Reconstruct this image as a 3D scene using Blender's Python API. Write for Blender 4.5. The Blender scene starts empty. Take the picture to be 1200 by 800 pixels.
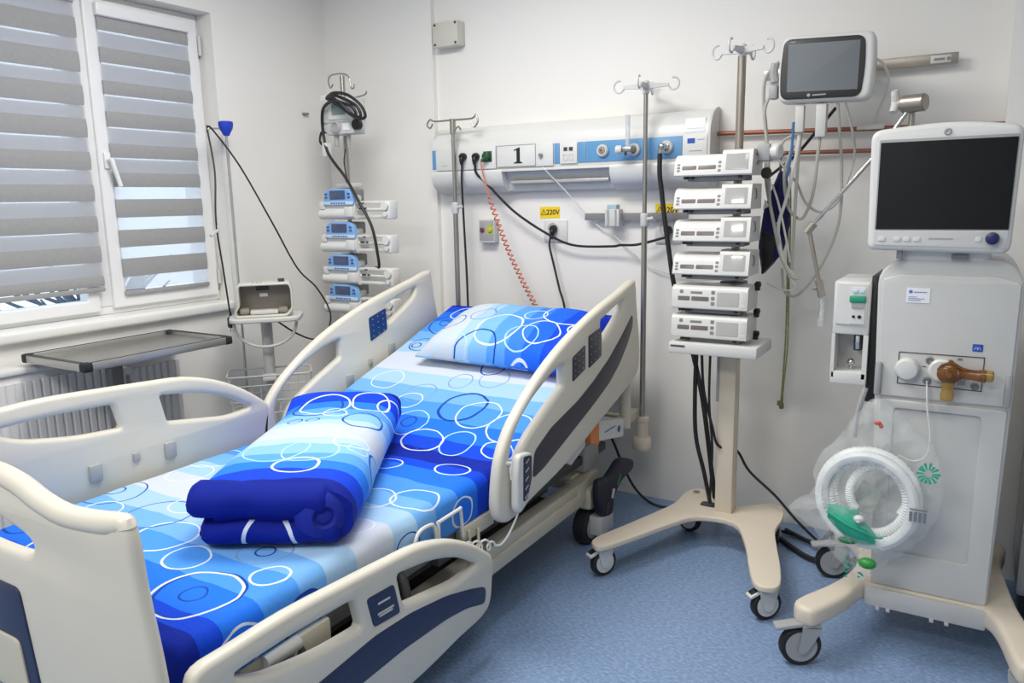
import bpy, bmesh, math, random
from mathutils import Vector, Matrix, noise
random.seed(7)
scene = bpy.context.scene
COL = scene.collection
R = math.radians

# ------------------------------------------------------------------ camera
cam_data = bpy.data.cameras.new('camera')
cam_data.sensor_width = 36.0
cam_data.lens = 36.0 * 909.08 / 1200.0
cam_data.clip_start = 0.05
cam = bpy.data.objects.new('camera', cam_data)
COL.objects.link(cam)
PITCH, ROLL, YAW = R(10.314), R(1.092), R(31.3155)
_m = Matrix.Rotation(YAW, 3, 'Z') @ Matrix.Rotation(-PITCH, 3, 'X') @ Matrix.Rotation(ROLL, 3, 'Y')
_r, _f, _u = _m.col[0], _m.col[1], _m.col[2]
cam.matrix_world = Matrix(((_r[0], _u[0], -_f[0], 0.0), (_r[1], _u[1], -_f[1], 0.0), (_r[2], _u[2], -_f[2], 1.4), (0, 0, 0, 1)))
scene.camera = cam

# ------------------------------------------------------------------ world: overcast daylight
world = bpy.data.worlds.new('overcast_sky'); scene.world = world
world.use_nodes = True
_bg = world.node_tree.nodes['Background']
_bg.inputs['Color'].default_value = (0.94, 0.97, 1.0, 1); _bg.inputs['Strength'].default_value = 1.75

# ------------------------------------------------------------------ exposure
vs = scene.view_settings
vs.view_transform = 'Standard'; vs.look = 'None'; vs.gamma = 1.0; vs.exposure = 0.0
vs.use_curve_mapping = False

# ------------------------------------------------------------------ ceiling lamps (light sources; their housings are built below)
LAMPS = [(-1.65, 1.9, 38), (-0.3, 1.0, 11), (-1.5, -0.4, 38)]  # the last one is added behind the camera to brighten the head wall
for lx, ly, lw in LAMPS:
    ld = bpy.data.lights.new('ceiling_lamp_light', 'AREA'); ld.shape = 'RECTANGLE'; ld.size = 1.15; ld.size_y = 0.55
    ld.energy = lw; ld.color = (1.0, 0.97, 0.925)
    lo = bpy.data.objects.new('ceiling_lamp_light', ld); COL.objects.link(lo); lo.location = (lx, ly, 2.63)

# ------------------------------------------------------------------ helpers
def lin(c):
    if isinstance(c, str):
        c = [int(c[i:i+2], 16) for i in (0, 2, 4)]
    return tuple(((v/255/12.92) if v/255 <= 0.04045 else ((v/255+0.055)/1.055)**2.4) for v in c) + (1.0,)

def mat(name, col, rough=0.5, metal=0.0, var=0.05, scale=9.0, bump=0.0, bscale=120.0, coat=0.0, trans=0.0, emit=0.0, spec=0.5, stretch=None):
    m = bpy.data.materials.new(name); m.use_nodes = True
    nt = m.node_tree; b = nt.nodes['Principled BSDF']
    c = lin(col)
    tc = nt.nodes.new('ShaderNodeTexCoord')
    src = tc.outputs['Object']
    if stretch:
        mp = nt.nodes.new('ShaderNodeMapping'); mp.inputs['Scale'].default_value = stretch
        nt.links.new(src, mp.inputs['Vector']); src = mp.outputs['Vector']
    n = nt.nodes.new('ShaderNodeTexNoise'); n.inputs['Scale'].default_value = scale; n.inputs['Detail'].default_value = 3
    nt.links.new(src, n.inputs['Vector'])
    r = nt.nodes.new('ShaderNodeValToRGB')
    r.color_ramp.elements[0].position = 0.3; r.color_ramp.elements[1].position = 0.7
    r.color_ramp.elements[0].color = tuple(v*(1-var) for v in c[:3]) + (1,)
    r.color_ramp.elements[1].color = tuple(min(1, v*(1+var)) for v in c[:3]) + (1,)
    nt.links.new(n.outputs['Fac'], r.inputs['Fac']); nt.links.new(r.outputs['Color'], b.inputs['Base Color'])
    b.inputs['Roughness'].default_value = rough; b.inputs['Metallic'].default_value = metal
    b.inputs['Coat Weight'].default_value = coat; b.inputs['Transmission Weight'].default_value = trans
    b.inputs['Specular IOR Level'].default_value = spec
    if emit:
        nt.links.new(r.outputs['Color'], b.inputs['Emission Color']); b.inputs['Emission Strength'].default_value = emit
    if bump:
        n2 = nt.nodes.new('ShaderNodeTexNoise'); n2.inputs['Scale'].default_value = bscale; n2.inputs['Detail'].default_value = 2
        nt.links.new(src, n2.inputs['Vector'])
        bp = nt.nodes.new('ShaderNodeBump'); bp.inputs['Strength'].default_value = bump; bp.inputs['Distance'].default_value = 0.003
        nt.links.new(n2.outputs['Fac'], bp.inputs['Height']); nt.links.new(bp.outputs['Normal'], b.inputs['Normal'])
    return m

def clear_mat(name, tint, alpha, rough=0.12, bump=0.0, bscale=30):
    m = bpy.data.materials.new(name); m.use_nodes = True
    nt = m.node_tree; b = nt.nodes['Principled BSDF']; out = nt.nodes['Material Output']
    b.inputs['Base Color'].default_value = lin(tint); b.inputs['Roughness'].default_value = rough
    t = nt.nodes.new('ShaderNodeBsdfTransparent'); t.inputs['Color'].default_value = lin(tint)
    mx = nt.nodes.new('ShaderNodeMixShader')
    n = nt.nodes.new('ShaderNodeTexNoise'); n.inputs['Scale'].default_value = bscale; n.inputs['Detail'].default_value = 4
    tc = nt.nodes.new('ShaderNodeTexCoord'); nt.links.new(tc.outputs['Object'], n.inputs['Vector'])
    mr = nt.nodes.new('ShaderNodeMapRange'); mr.inputs['From Min'].default_value = 0.35; mr.inputs['From Max'].default_value = 0.75
    mr.inputs['To Min'].default_value = alpha*0.7; mr.inputs['To Max'].default_value = min(1, alpha*1.5)
    nt.links.new(n.outputs['Fac'], mr.inputs['Value']); nt.links.new(mr.outputs['Result'], mx.inputs['Fac'])
    nt.links.new(t.outputs[0], mx.inputs[1]); nt.links.new(b.outputs[0], mx.inputs[2]); nt.links.new(mx.outputs[0], out.inputs['Surface'])
    if bump:
        bp = nt.nodes.new('ShaderNodeBump'); bp.inputs['Strength'].default_value = bump; bp.inputs['Distance'].default_value = 0.01
        nt.links.new(n.outputs['Fac'], bp.inputs['Height']); nt.links.new(bp.outputs['Normal'], b.inputs['Normal'])
    return m

ROOT = {}      # object name -> world matrix of its thing

def crom(pts, k=6, closed=False):
    """Catmull-Rom resample of 2-D or 3-D points."""
    pts = [Vector(p) for p in pts]; n = len(pts); out = []
    segs = n if closed else n-1
    for i in range(segs):
        if closed:
            p0, p1, p2, p3 = pts[(i-1) % n], pts[i], pts[(i+1) % n], pts[(i+2) % n]
        else:
            p1, p2 = pts[i], pts[i+1]
            p0 = pts[i-1] if i > 0 else p1*2-p2
            p3 = pts[i+2] if i+2 < n else p2*2-p1
        for j in range(k):
            t = j/k
            out.append(0.5*((2*p1) + (p2-p0)*t + (2*p0-5*p1+4*p2-p3)*t*t + (3*p1-p0-3*p2+p3)*t**3))
    if not closed: out.append(pts[-1])
    return out

def rrect(x0, y0, x1, y1, r, k=4):
    o = []
    for cx, cy, a in ((x1-r, y1-r, 0), (x0+r, y1-r, 90), (x0+r, y0+r, 180), (x1-r, y0+r, 270)):
        for j in range(k+1):
            t = R(a + 90*j/k); o.append((cx + r*math.cos(t), cy + r*math.sin(t)))
    return o

def rpoly(pts, r, k=4):
    """Polygon with rounded corners."""
    o = []; n = len(pts)
    for i in range(n):
        p = Vector(pts[i]); a = Vector(pts[i-1])-p; b = Vector(pts[(i+1) % n])-p
        rr = r[i] if isinstance(r, (list, tuple)) else r
        rr = min(rr, a.length*0.49, b.length*0.49)
        q0 = p + a.normalized()*rr; q1 = p + b.normalized()*rr
        for j in range(k+1):
            t = j/k; o.append(tuple(q0*(1-t)**2 + p*2*t*(1-t) + q1*t*t))
    return o

class G:
    """Collects shapes into one mesh."""
    def __init__(s): s.bm = bmesh.new()
    def _mark(s): return set(s.bm.verts), set(s.bm.faces)
    def box(s, c, size, bev=0.0, seg=2, rot=None):
        M = Matrix.Translation(Vector(c))
        if rot is not None: M = M @ rot.to_4x4()
        M = M @ Matrix.Diagonal((size[0], size[1], size[2], 1))
        vs_ = bmesh.ops.create_cube(s.bm, size=1.0, matrix=M)['verts']
        if bev:
            es = list({e for v in vs_ for e in v.link_edges})
            bmesh.ops.bevel(s.bm, geom=es, offset=bev, segments=seg, affect='EDGES', profile=0.5)
        return s
    def bx(s, x0, x1, y0, y1, z0, z1, bev=0.0, seg=2):
        return s.box(((x0+x1)/2, (y0+y1)/2, (z0+z1)/2), (abs(x1-x0), abs(y1-y0), abs(z1-z0)), bev, seg)
    def ring_loft(s, rings, closed=True, cap=True):
        rows = [[s.bm.verts.new(p) for p in r] for r in rings]
        for a, b in zip(rows, rows[1:]):
            n = len(a)
            for i in range(n if closed else n-1):
                s.bm.faces.new((a[i], a[(i+1) % n], b[(i+1) % n], b[i]))
        if cap and closed:
            s.bm.faces.new(list(reversed(rows[0]))); s.bm.faces.new(rows[-1])
        return rows
    def cyl(s, a, b, r, r2=None, n=16):
        a, b = Vector(a), Vector(b); r2 = r if r2 is None else r2
        d = (b-a).normalized(); q = d.to_track_quat('Z', 'Y')
        s.ring_loft([[p + q @ Vector((rr*math.cos(2*math.pi*i/n), rr*math.sin(2*math.pi*i/n), 0)) for i in range(n)] for p, rr in ((a, r), (b, r2))])
        return s
    def lathe(s, prof, org=(0, 0, 0), axis=(0, 0, 1), n=20):
        """prof: (radius, height) along axis."""
        q = Vector(axis).normalized().to_track_quat('Z', 'Y'); o = Vector(org)
        s.ring_loft([[o + q @ Vector((max(r, 1e-4)*math.cos(2*math.pi*i/n), max(r, 1e-4)*math.sin(2*math.pi*i/n), h)) for i in range(n)] for r, h in prof])
        return s
    def tube(s, pts, r, n=8, k=0, closed=False):
        pts = crom(pts, k, closed) if k else [Vector(p) for p in pts]
        rf = (lambda i: r[min(int(i*(len(r))/len(pts)), len(r)-1)]) if isinstance(r, (list, tuple)) else (lambda i: r)
        m = len(pts); rings = []; up = None
        for i, p in enumerate(pts):
            if closed: t = (pts[(i+1) % m]-pts[i-1])
            else: t = pts[min(i+1, m-1)]-pts[max(i-1, 0)]
            if t.length < 1e-9: t = Vector((0, 0, 1))
            t.normalize()
            if up is None:
                up = Vector((0, 0, 1)) if abs(t.z) < 0.9 else Vector((1, 0, 0))
            up = (up - t*up.dot(t)); up.normalize(); sd = t.cross(up)
            rings.append([p + (up*math.cos(2*math.pi*j/n) + sd*math.sin(2*math.pi*j/n))*rf(i) for j in range(n)])
        if closed: rings.append(rings[0]); s.ring_loft(rings, cap=False)
        else: s.ring_loft(rings)
        return s
    def prism(s, poly, org, u, v, w):
        """2-D polygon in the (u, v) frame swept along w."""
        o, u, v, w = Vector(org), Vector(u), Vector(v), Vector(w)
        s.ring_loft([[o+u*a+v*b for a, b in poly], [o+u*a+v*b+w for a, b in poly]])
        return s
    def plate(s, outs, th, bev, org, u, v):
        """Rounded plate with holes; outs[0] outer outline, the rest holes; centred on org along the normal."""
        cu = bpy.data.curves.new('tmp', 'CURVE'); cu.dimensions = '2D'; cu.fill_mode = 'BOTH'
        cu.extrude = max(th/2-bev, 0.0); cu.bevel_depth = bev; cu.bevel_resolution = 2; cu.offset = -bev
        for o in outs:
            sp = cu.splines.new('POLY'); sp.points.add(len(o)-1); sp.use_cyclic_u = True
            ar = sum(o[i-1][0]*o[i][1]-o[i][0]*o[i-1][1] for i in range(len(o)))
            pl = list(o) if ((ar > 0) == (o is outs[0])) else list(reversed(o))
            for p, q in zip(sp.points, pl): p.co = (q[0], q[1], 0, 1)
        ob = bpy.data.objects.new('tmp', cu); COL.objects.link(ob)
        me = bpy.data.meshes.new_from_object(ob.evaluated_get(bpy.context.evaluated_depsgraph_get()))
        bpy.data.objects.remove(ob); bpy.data.curves.remove(cu)
        u, v = Vector(u).normalized(), Vector(v).normalized(); w = u.cross(v); o = Vector(org)
        me.transform(Matrix(((u.x, v.x, w.x, o.x), (u.y, v.y, w.y, o.y), (u.z, v.z, w.z, o.z), (0, 0, 0, 1))))
        s.bm.from_mesh(me); bpy.data.meshes.remove(me)
        bmesh.ops.remove_doubles(s.bm, verts=list(s.bm.verts), dist=1e-5)
        return s
    def text(s, body, size, org, u, v, th=0.0006, align='CENTER', bold=0.0):
        cu = bpy.data.curves.new('tmp', 'FONT'); cu.body = body; cu.size = size; cu.align_x = align; cu.align_y = 'CENTER'
        cu.extrude = th; cu.offset = bold
        ob = bpy.data.objects.new('tmp', cu); COL.objects.link(ob)
        me = bpy.data.meshes.new_from_object(ob.evaluated_get(bpy.context.evaluated_depsgraph_get()))
        bpy.data.objects.remove(ob); bpy.data.curves.remove(cu)
        u, v = Vector(u).normalized(), Vector(v).normalized(); w = u.cross(v); o = Vector(org)
        me.transform(Matrix(((u.x, v.x, w.x, o.x), (u.y, v.y, w.y, o.y), (u.z, v.z, w.z, o.z), (0, 0, 0, 1))))
        s.bm.from_mesh(me); bpy.data.meshes.remove(me)
        return s
    def sphere(s, c, r, sc=(1, 1, 1), n=16):
        bmesh.ops.create_uvsphere(s.bm, u_segments=n, v_segments=max(6, n//2), radius=r, matrix=Matrix.Translation(Vector(c)) @ Matrix.Diagonal((*sc, 1)))
        return s
    def obj(s, name, material, parent=None, label=None, cat=None, group=None, kind=None, smooth=38, local=False, recalc=True):
        bm = s.bm
        if recalc: bmesh.ops.recalc_face_normals(bm, faces=list(bm.faces))
        loc = Vector((0, 0, 0))
        if parent is not None:
            M = ROOT[parent.name]
            if not local: bm.transform(M.inverted())
        else:
            xs = [v.co.x for v in bm.verts]; ys = [v.co.y for v in bm.verts]; zs = [v.co.z for v in bm.verts]
            loc = Vector(((min(xs)+max(xs))/2, (min(ys)+max(ys))/2, min(zs)))
            bm.transform(Matrix.Translation(-loc))
        if smooth:
            for f in bm.faces: f.smooth = True
            for e in bm.edges:
                if len(e.link_faces) == 2 and e.calc_face_angle(0) > R(smooth): e.smooth = False
        me = bpy.data.meshes.new(name); bm.to_mesh(me); bm.free()
        me.materials.append(material)
        o = bpy.data.objects.new(name, me); COL.objects.link(o)
        if parent is not None: o.parent = parent; ROOT[o.name] = ROOT[parent.name]
        else: o.location = loc; ROOT[o.name] = Matrix.Translation(loc)
        if label: o['label'] = label
        if cat: o['category'] = cat
        if group: o['group'] = group
        if kind: o['kind'] = kind
        return o

def thing(name, label, cat, loc=(0, 0, 0), rotz=0.0, group=None, kind=None):
    o = bpy.data.objects.new(name, None); COL.objects.link(o)
    o.empty_display_size = 0.1
    o.location = loc; o.rotation_euler = (0, 0, rotz)
    if label: o['label'] = label
    if cat: o['category'] = cat
    if group: o['group'] = group
    if kind: o['kind'] = kind
    ROOT[o.name] = Matrix.Translation(Vector(loc)) @ Matrix.Rotation(rotz, 4, 'Z')
    return o

def dup(root, loc, rotz=0.0, label=None):
    def cp(o, par):
        c = o.copy(); COL.objects.link(c); c.parent = par
        for ch in o.children: cp(ch, c)
        return c
    kids = list(root.children)
    r = root.copy(); COL.objects.link(r); r.location = loc; r.rotation_euler = (0, 0, rotz)
    ROOT[r.name] = Matrix.Translation(Vector(loc)) @ Matrix.Rotation(rotz, 4, 'Z')
    for ch in kids:
        c = cp(ch, r)
    for c in r.children_recursive: ROOT[c.name] = ROOT[r.name]
    if label: r['label'] = label
    return r

X, Y, Z = Vector((1, 0, 0)), Vector((0, 1, 0)), Vector((0, 0, 1))

# ------------------------------------------------------------------ materials
m_wall = mat('wall_paint', (236, 234, 229), 0.6, var=0.012, scale=2.0, bump=0.05, bscale=60)
m_ceil = mat('ceiling_paint', (240, 240, 238), 0.8, var=0.01)
m_ivory = mat('ivory_plastic', (216, 211, 197), 0.38, var=0.012)
m_ivory2 = mat('ivory_coated_steel', (205, 199, 180), 0.42, var=0.03)
m_cream = mat('cream_plastic', (224, 212, 194), 0.42, var=0.012)
m_white = mat('white_plastic', (217, 217, 214), 0.36, var=0.01)
m_lgrey = mat('light_grey_plastic', (204, 204, 201), 0.42, var=0.015)
m_grey = mat('grey_plastic', (165, 166, 166), 0.45, var=0.03)
m_mgrey = mat('mid_grey_plastic', (128, 129, 130), 0.5, var=0.04)
m_dgrey = mat('dark_grey_plastic', (62, 62, 63), 0.5, var=0.05)
m_disp = mat('brown_grey_display', (112, 102, 100), 0.3, var=0.05)
m_black = mat('black_plastic', (22, 22, 24), 0.4, var=0.05)
m_rubber = mat('black_rubber', (34, 35, 38), 0.65, var=0.05)
m_cable = mat('black_cable', (28, 28, 30), 0.5, var=0.05)
m_navy = mat('navy_print', (30, 42, 78), 0.35, var=0.03)
m_slate = mat('slate_print', (52, 52, 66), 0.38, var=0.03)
m_navy2 = mat('navy_fabric', (28, 30, 88), 0.8, var=0.15, scale=40, bump=0.3, bscale=300)
m_pedal = mat('dark_navy_plastic', (26, 29, 46), 0.55, var=0.05)
m_steel = mat('brushed_steel', (170, 167, 160), 0.3, 0.9, var=0.05, scale=20, stretch=(1, 1, 30))
m_steelw = mat('warm_steel', (168, 160, 148), 0.35, 0.85, var=0.05, scale=20)
m_chrome = mat('chrome', (205, 205, 205), 0.12, 1.0, var=0.02)
m_alu = mat('aluminium', (190, 189, 186), 0.35, 0.8, var=0.03, scale=30)
m_copper = mat('copper_pipe', (160, 104, 84), 0.45, 0.55, var=0.12, scale=14)
m_stripe = mat('blue_strip', (96, 150, 196), 0.35, var=0.02)
m_dblue = mat('dark_blue_panel', (20, 52, 110), 0.3, var=0.04)
m_logo = mat('blue_label', (36, 82, 178), 0.4, var=0.03)
m_ltblue = mat('light_blue_plastic', (126, 170, 218), 0.32, var=0.03)
m_paleblue = mat('pale_blue_plastic', (196, 216, 236), 0.35, var=0.02)
m_screenblk = mat('dark_screen', (28, 30, 32), 0.3, var=0.04, spec=0.2)
m_screengr = mat('grey_screen', (112, 117, 122), 0.5, var=0.03, spec=0.25)
m_lcd = mat('lcd_glass', (176, 176, 172), 0.12, var=0.03, coat=0.4)
m_lcdg = mat('lcd_green_grey', (132, 150, 148), 0.2, var=0.05)
m_pscreen = mat('pump_screen', (70, 82, 116), 0.15, var=0.08, coat=0.3)
m_yellow = mat('yellow_sign', (240, 208, 40), 0.5, var=0.03)
m_orange = mat('orange_cable', (214, 120, 86), 0.45, var=0.05)
m_otag = mat('orange_tag', (228, 134, 70), 0.5, var=0.04)
m_green = mat('green_plug', (40, 110, 56), 0.45, var=0.06)
m_dgreen = mat('dark_green_socket', (20, 72, 34), 0.45, var=0.06)
m_teal = mat('teal_fabric', (44, 172, 140), 0.6, var=0.06, scale=25)
m_gmask = mat('green_connector', (46, 150, 66), 0.4, var=0.06)
m_red = mat('dark_red_button', (120, 62, 76), 0.4, var=0.05)
m_lime = mat('lime_button', (188, 192, 84), 0.4, var=0.05)
m_amber = mat('amber_plastic', (172, 116, 58), 0.18, var=0.1, trans=0.7)
m_amber2 = mat('yellow_amber_plastic', (204, 168, 92), 0.2, var=0.06, trans=0.65)
m_blind = mat('blind_fabric', (158, 158, 158), 0.9, var=0.03, scale=60, bump=0.06, bscale=500)
m_pvc = mat('white_window_profile', (236, 236, 236), 0.3, var=0.008)
m_sill = mat('sill_board', (236, 236, 232), 0.35, var=0.01)
m_rad = mat('radiator_enamel', (232, 231, 230), 0.35, var=0.01)
m_clearc = mat('white_cable', (222, 222, 216), 0.45, var=0.02)
m_greyc = mat('grey_cable', (186, 184, 174), 0.5, var=0.03)
m_yg = mat('yellow_green_cable', (150, 148, 84), 0.5, var=0.3, scale=60)
m_bluec = mat('blue_cable', (70, 120, 176), 0.5, var=0.05)
m_blueknob = mat('blue_knob', (30, 64, 190), 0.35, var=0.04)
m_taupe = mat('taupe_plastic', (140, 132, 122), 0.5, var=0.03)
m_beige = mat('beige_box_plastic', (206, 204, 192), 0.45, var=0.02)
m_paper = mat('paper_label', (236, 238, 240), 0.6, var=0.01)
m_print = mat('grey_print', (120, 124, 134), 0.6, var=0.05)
m_bluepr = mat('blue_print', (84, 116, 190), 0.5, var=0.05)
m_ink = mat('black_ink', (24, 24, 26), 0.5, var=0.02)
m_tubew = mat('corrugated_tube_plastic', (242, 244, 243), 0.35, var=0.01)
m_clear = clear_mat('clear_plastic_film', (252, 253, 253), 0.17, 0.12, 0.9, 34)
m_clearp = clear_mat('clear_hard_plastic', (236, 238, 240), 0.35, 0.1)
m_glass = clear_mat('window_glass', (236, 244, 250), 0.06, 0.02)

def sheer_mat():
    m = bpy.data.materials.new('sheer_fabric'); m.use_nodes = True
    nt = m.node_tree; out = nt.nodes['Material Output']; b = nt.nodes['Principled BSDF']
    b.inputs['Base Color'].default_value = lin((226, 228, 234)); b.inputs['Roughness'].default_value = 0.8
    t = nt.nodes.new('ShaderNodeBsdfTransparent'); tl = nt.nodes.new('ShaderNodeBsdfTranslucent'); tl.inputs['Color'].default_value = lin((232, 234, 240))
    w = nt.nodes.new('ShaderNodeTexWave'); w.inputs['Scale'].default_value = 160; tc = nt.nodes.new('ShaderNodeTexCoord')
    nt.links.new(tc.outputs['Object'], w.inputs['Vector'])
    mr = nt.nodes.new('ShaderNodeMapRange'); mr.inputs['To Min'].default_value = 0.35; mr.inputs['To Max'].default_value = 0.5
    nt.links.new(w.outputs['Fac'], mr.inputs['Value'])
    m1 = nt.nodes.new('ShaderNodeMixShader'); m1.inputs[0].default_value = 0.5
    nt.links.new(b.outputs[0], m1.inputs[1]); nt.links.new(tl.outputs[0], m1.inputs[2])
    m2 = nt.nodes.new('ShaderNodeMixShader'); nt.links.new(mr.outputs['Result'], m2.inputs[0])
    nt.links.new(t.outputs[0], m2.inputs[1]); nt.links.new(m1.outputs[0], m2.inputs[2]); nt.links.new(m2.outputs[0], out.inputs['Surface'])
    return m
m_sheer = sheer_mat()
def back_fabric():
    m = bpy.data.materials.new('pale_blind_fabric'); m.use_nodes = True
    nt = m.node_tree; out = nt.nodes['Material Output']; b = nt.nodes['Principled BSDF']
    b.inputs['Base Color'].default_value = lin((198, 199, 202)); b.inputs['Roughness'].default_value = 0.85
    n = nt.nodes.new('ShaderNodeTexNoise'); n.inputs['Scale'].default_value = 300
    bp = nt.nodes.new('ShaderNodeBump'); bp.inputs['Strength'].default_value = 0.15; nt.links.new(n.outputs['Fac'], bp.inputs['Height']); nt.links.new(bp.outputs['Normal'], b.inputs['Normal'])
    tl = nt.nodes.new('ShaderNodeBsdfTranslucent'); tl.inputs['Color'].default_value = lin((214, 216, 222))
    m1 = nt.nodes.new('ShaderNodeMixShader'); m1.inputs[0].default_value = 0.12
    nt.links.new(b.outputs[0], m1.inputs[1]); nt.links.new(tl.outputs[0], m1.inputs[2]); nt.links.new(m1.outputs[0], out.inputs['Surface'])
    return m
m_pale = back_fabric()

def floor_mat():
    m = bpy.data.materials.new('blue_vinyl'); m.use_nodes = True
    nt = m.node_tree; b = nt.nodes['Principled BSDF']
    tc = nt.nodes.new('ShaderNodeTexCoord')
    mp = nt.nodes.new('ShaderNodeMapping'); mp.inputs['Scale'].default_value = (1.0, 2.2, 1.0); mp.inputs['Rotation'].default_value = (0, 0, R(40))
    nt.links.new(tc.outputs['Object'], mp.inputs['Vector'])
    n1 = nt.nodes.new('ShaderNodeTexNoise'); n1.inputs['Scale'].default_value = 60; n1.inputs['Detail'].default_value = 6; n1.inputs['Roughness'].default_value = 0.7
    nt.links.new(mp.outputs['Vector'], n1.inputs['Vector'])
    r1 = nt.nodes.new('ShaderNodeValToRGB')
    e = r1.color_ramp.elements
    e[0].position = 0.28; e[0].color = lin((100, 126, 166)); e[1].position = 0.75; e[1].color = lin((176, 196, 222))
    q = e.new(0.52); q.color = lin((132, 157, 192))
    nt.links.new(n1.outputs['Fac'], r1.inputs['Fac']); nt.links.new(r1.outputs['Color'], b.inputs['Base Color'])
    b.inputs['Roughness'].default_value = 0.34; b.inputs['Specular IOR Level'].default_value = 0.4
    return m
m_floor = floor_mat()

def print_mat(name, ramp, along, half, shift, rings, pingpong=True):
    """Printed cotton: stepped blue bands with hand-drawn rings, in metres of the cloth's UV map."""
    m = bpy.data.materials.new(name); m.use_nodes = True
    nt = m.node_tree; b = nt.nodes['Principled BSDF']; N = nt.nodes; L = nt.links
    uv = N.new('ShaderNodeUVMap'); uv.uv_map = 'UVMap'
    nz = N.new('ShaderNodeTexNoise'); nz.inputs['Scale'].default_value = 7; L.new(uv.outputs[0], nz.inputs['Vector'])
    sub = N.new('ShaderNodeVectorMath'); sub.operation = 'MULTIPLY_ADD'; sub.inputs[1].default_value = (0.03, 0.03, 0); sub.inputs[2].default_value = (-0.015, -0.015, 0)
    L.new(nz.outputs['Color'], sub.inputs[0])
    add = N.new('ShaderNodeVectorMath'); L.new(uv.outputs[0], add.inputs[0]); L.new(sub.outputs[0], add.inputs[1])
    V = add.outputs[0]
    sx = N.new('ShaderNodeSeparateXYZ'); L.new(V, sx.inputs[0])
    a = N.new('ShaderNodeMath'); a.operation = 'ADD'; a.inputs[1].default_value = shift; L.new(sx.outputs[along], a.inputs[0])
    d = N.new('ShaderNodeMath')
    if pingpong: d.operation = 'PINGPONG'; d.inputs[1].default_value = half
    else: d.operation = 'MAXIMUM'; d.inputs[1].default_value = 0.0
    L.new(a.outputs[0], d.inputs[0])
    dv = N.new('ShaderNodeMath'); dv.operation = 'DIVIDE'; dv.inputs[1].default_value = half; L.new(d.outputs[0], dv.inputs[0])
    rp = N.new('ShaderNodeValToRGB'); rp.color_ramp.interpolation = 'CONSTANT'
    el = rp.color_ramp.elements
    while len(el) > 1: el.remove(el[-1])
    el[0].position = 0; el[0].color = lin(ramp[0][1])
    for p, c in ramp[1:]:
        q = el.new(p); q.color = lin(c)
    L.new(dv.outputs[0], rp.inputs['Fac'])
    cur = rp.outputs['Color']
    COLR = {'w': (216, 226, 240), 'n': (24, 68, 164), 'l': (176, 214, 248), 'g': (120, 152, 200)}
    for (u, v, ru, rv, th, ck) in rings:
        s = N.new('ShaderNodeVectorMath'); s.operation = 'MULTIPLY_ADD'
        s.inputs[1].default_value = (1/ru, 1/rv, 0); s.inputs[2].default_value = (-u/ru, -v/rv, 0); L.new(V, s.inputs[0])
        ln = N.new('ShaderNodeVectorMath'); ln.operation = 'LENGTH'; L.new(s.outputs[0], ln.inputs[0])
        cp = N.new('ShaderNodeMath'); cp.operation = 'COMPARE'; cp.inputs[1].default_value = 1.0; cp.inputs[2].default_value = th*0.62/ru
        L.new(ln.outputs['Value'], cp.inputs[0])
        mx = N.new('ShaderNodeMix'); mx.data_type = 'RGBA'
        L.new(cp.outputs[0], mx.inputs['Factor']); L.new(cur, mx.inputs['A']); mx.inputs['B'].default_value = lin(COLR[ck])
        cur = mx.outputs['Result']
    L.new(cur, b.inputs['Base Color'])
    b.inputs['Roughness'].default_value = 0.75; b.inputs['Specular IOR Level'].default_value = 0.2
    n2 = N.new('ShaderNodeTexNoise'); n2.inputs['Scale'].default_value = 9; n2.inputs['Detail'].default_value = 5; L.new(uv.outputs[0], n2.inputs['Vector'])
    bp = N.new('ShaderNodeBump'); bp.inputs['Strength'].default_value = 0.35; bp.inputs['Distance'].default_value = 0.02
    L.new(n2.outputs['Fac'], bp.inputs['Height']); L.new(bp.outputs['Normal'], b.inputs['Normal'])
    return m

BANDS = [(0, (8, 38, 156)), (0.08, (10, 70, 214)), (0.18, (32, 114, 234)), (0.36, (74, 147, 232)), (0.55, (114, 172, 232)), (0.70, (162, 198, 230)), (0.87, (200, 208, 222))]

# ================================================================== THE ROOM
WL, WB = -3.17, 3.324            # window wall plane (X), head wall plane (Y)
XR, YF, ZC = 1.9, -1.9, 2.68
G().bx(WL-0.3, XR+0.2, YF-0.2, WB+0.2, -0.1, 0.0).obj('floor', m_floor, kind='structure', label='blue speckled vinyl floor')
G().bx(WL-0.3, XR+0.2, YF-0.2, WB+0.2, ZC, ZC+0.1).obj('ceiling', m_ceil, kind='structure', label='white painted ceiling')
G().bx(WL-0.3, XR+0.2, WB, WB+0.2, 0, ZC).obj('wall_back', m_wall, kind='structure', label='white wall behind the head of the bed')
WY0, WY1, WZ0, WZ1 = 0.75, 2.56, 0.93, 2.285   # window opening
g = G()
g.bx(WL-0.3, WL, YF-0.2, WY0, 0, ZC); g.bx(WL-0.3, WL, WY1, WB, 0, ZC)
g.bx(WL-0.3, WL, WY0, WY1, 0, WZ0); g.bx(WL-0.3, WL, WY0, WY1, WZ1, ZC)
g.obj('wall_left', m_wall, kind='structure', label='white wall with the window')
G().bx(WL, -2.44, WB-0.03, WB, 0, ZC).obj('wall_pier', m_wall, kind='structure', label='shallow white pier in the corner beside the window')
G().bx(0.03, 0.75, WB-0.14, WB, 0, ZC).obj('wall_column', m_wall, kind='structure', label='white column at the right end of the head wall')
G().bx(XR, XR+0.2, YF-0.2, WB, 0, ZC).obj('wall_right', m_wall, kind='structure', label='white wall on the right of the room')
G().bx(WL-0.3, XR+0.2, YF-0.2, YF, 0, ZC).obj('wall_front', m_wall, kind='structure', label='white wall opposite the head of the bed')

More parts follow.
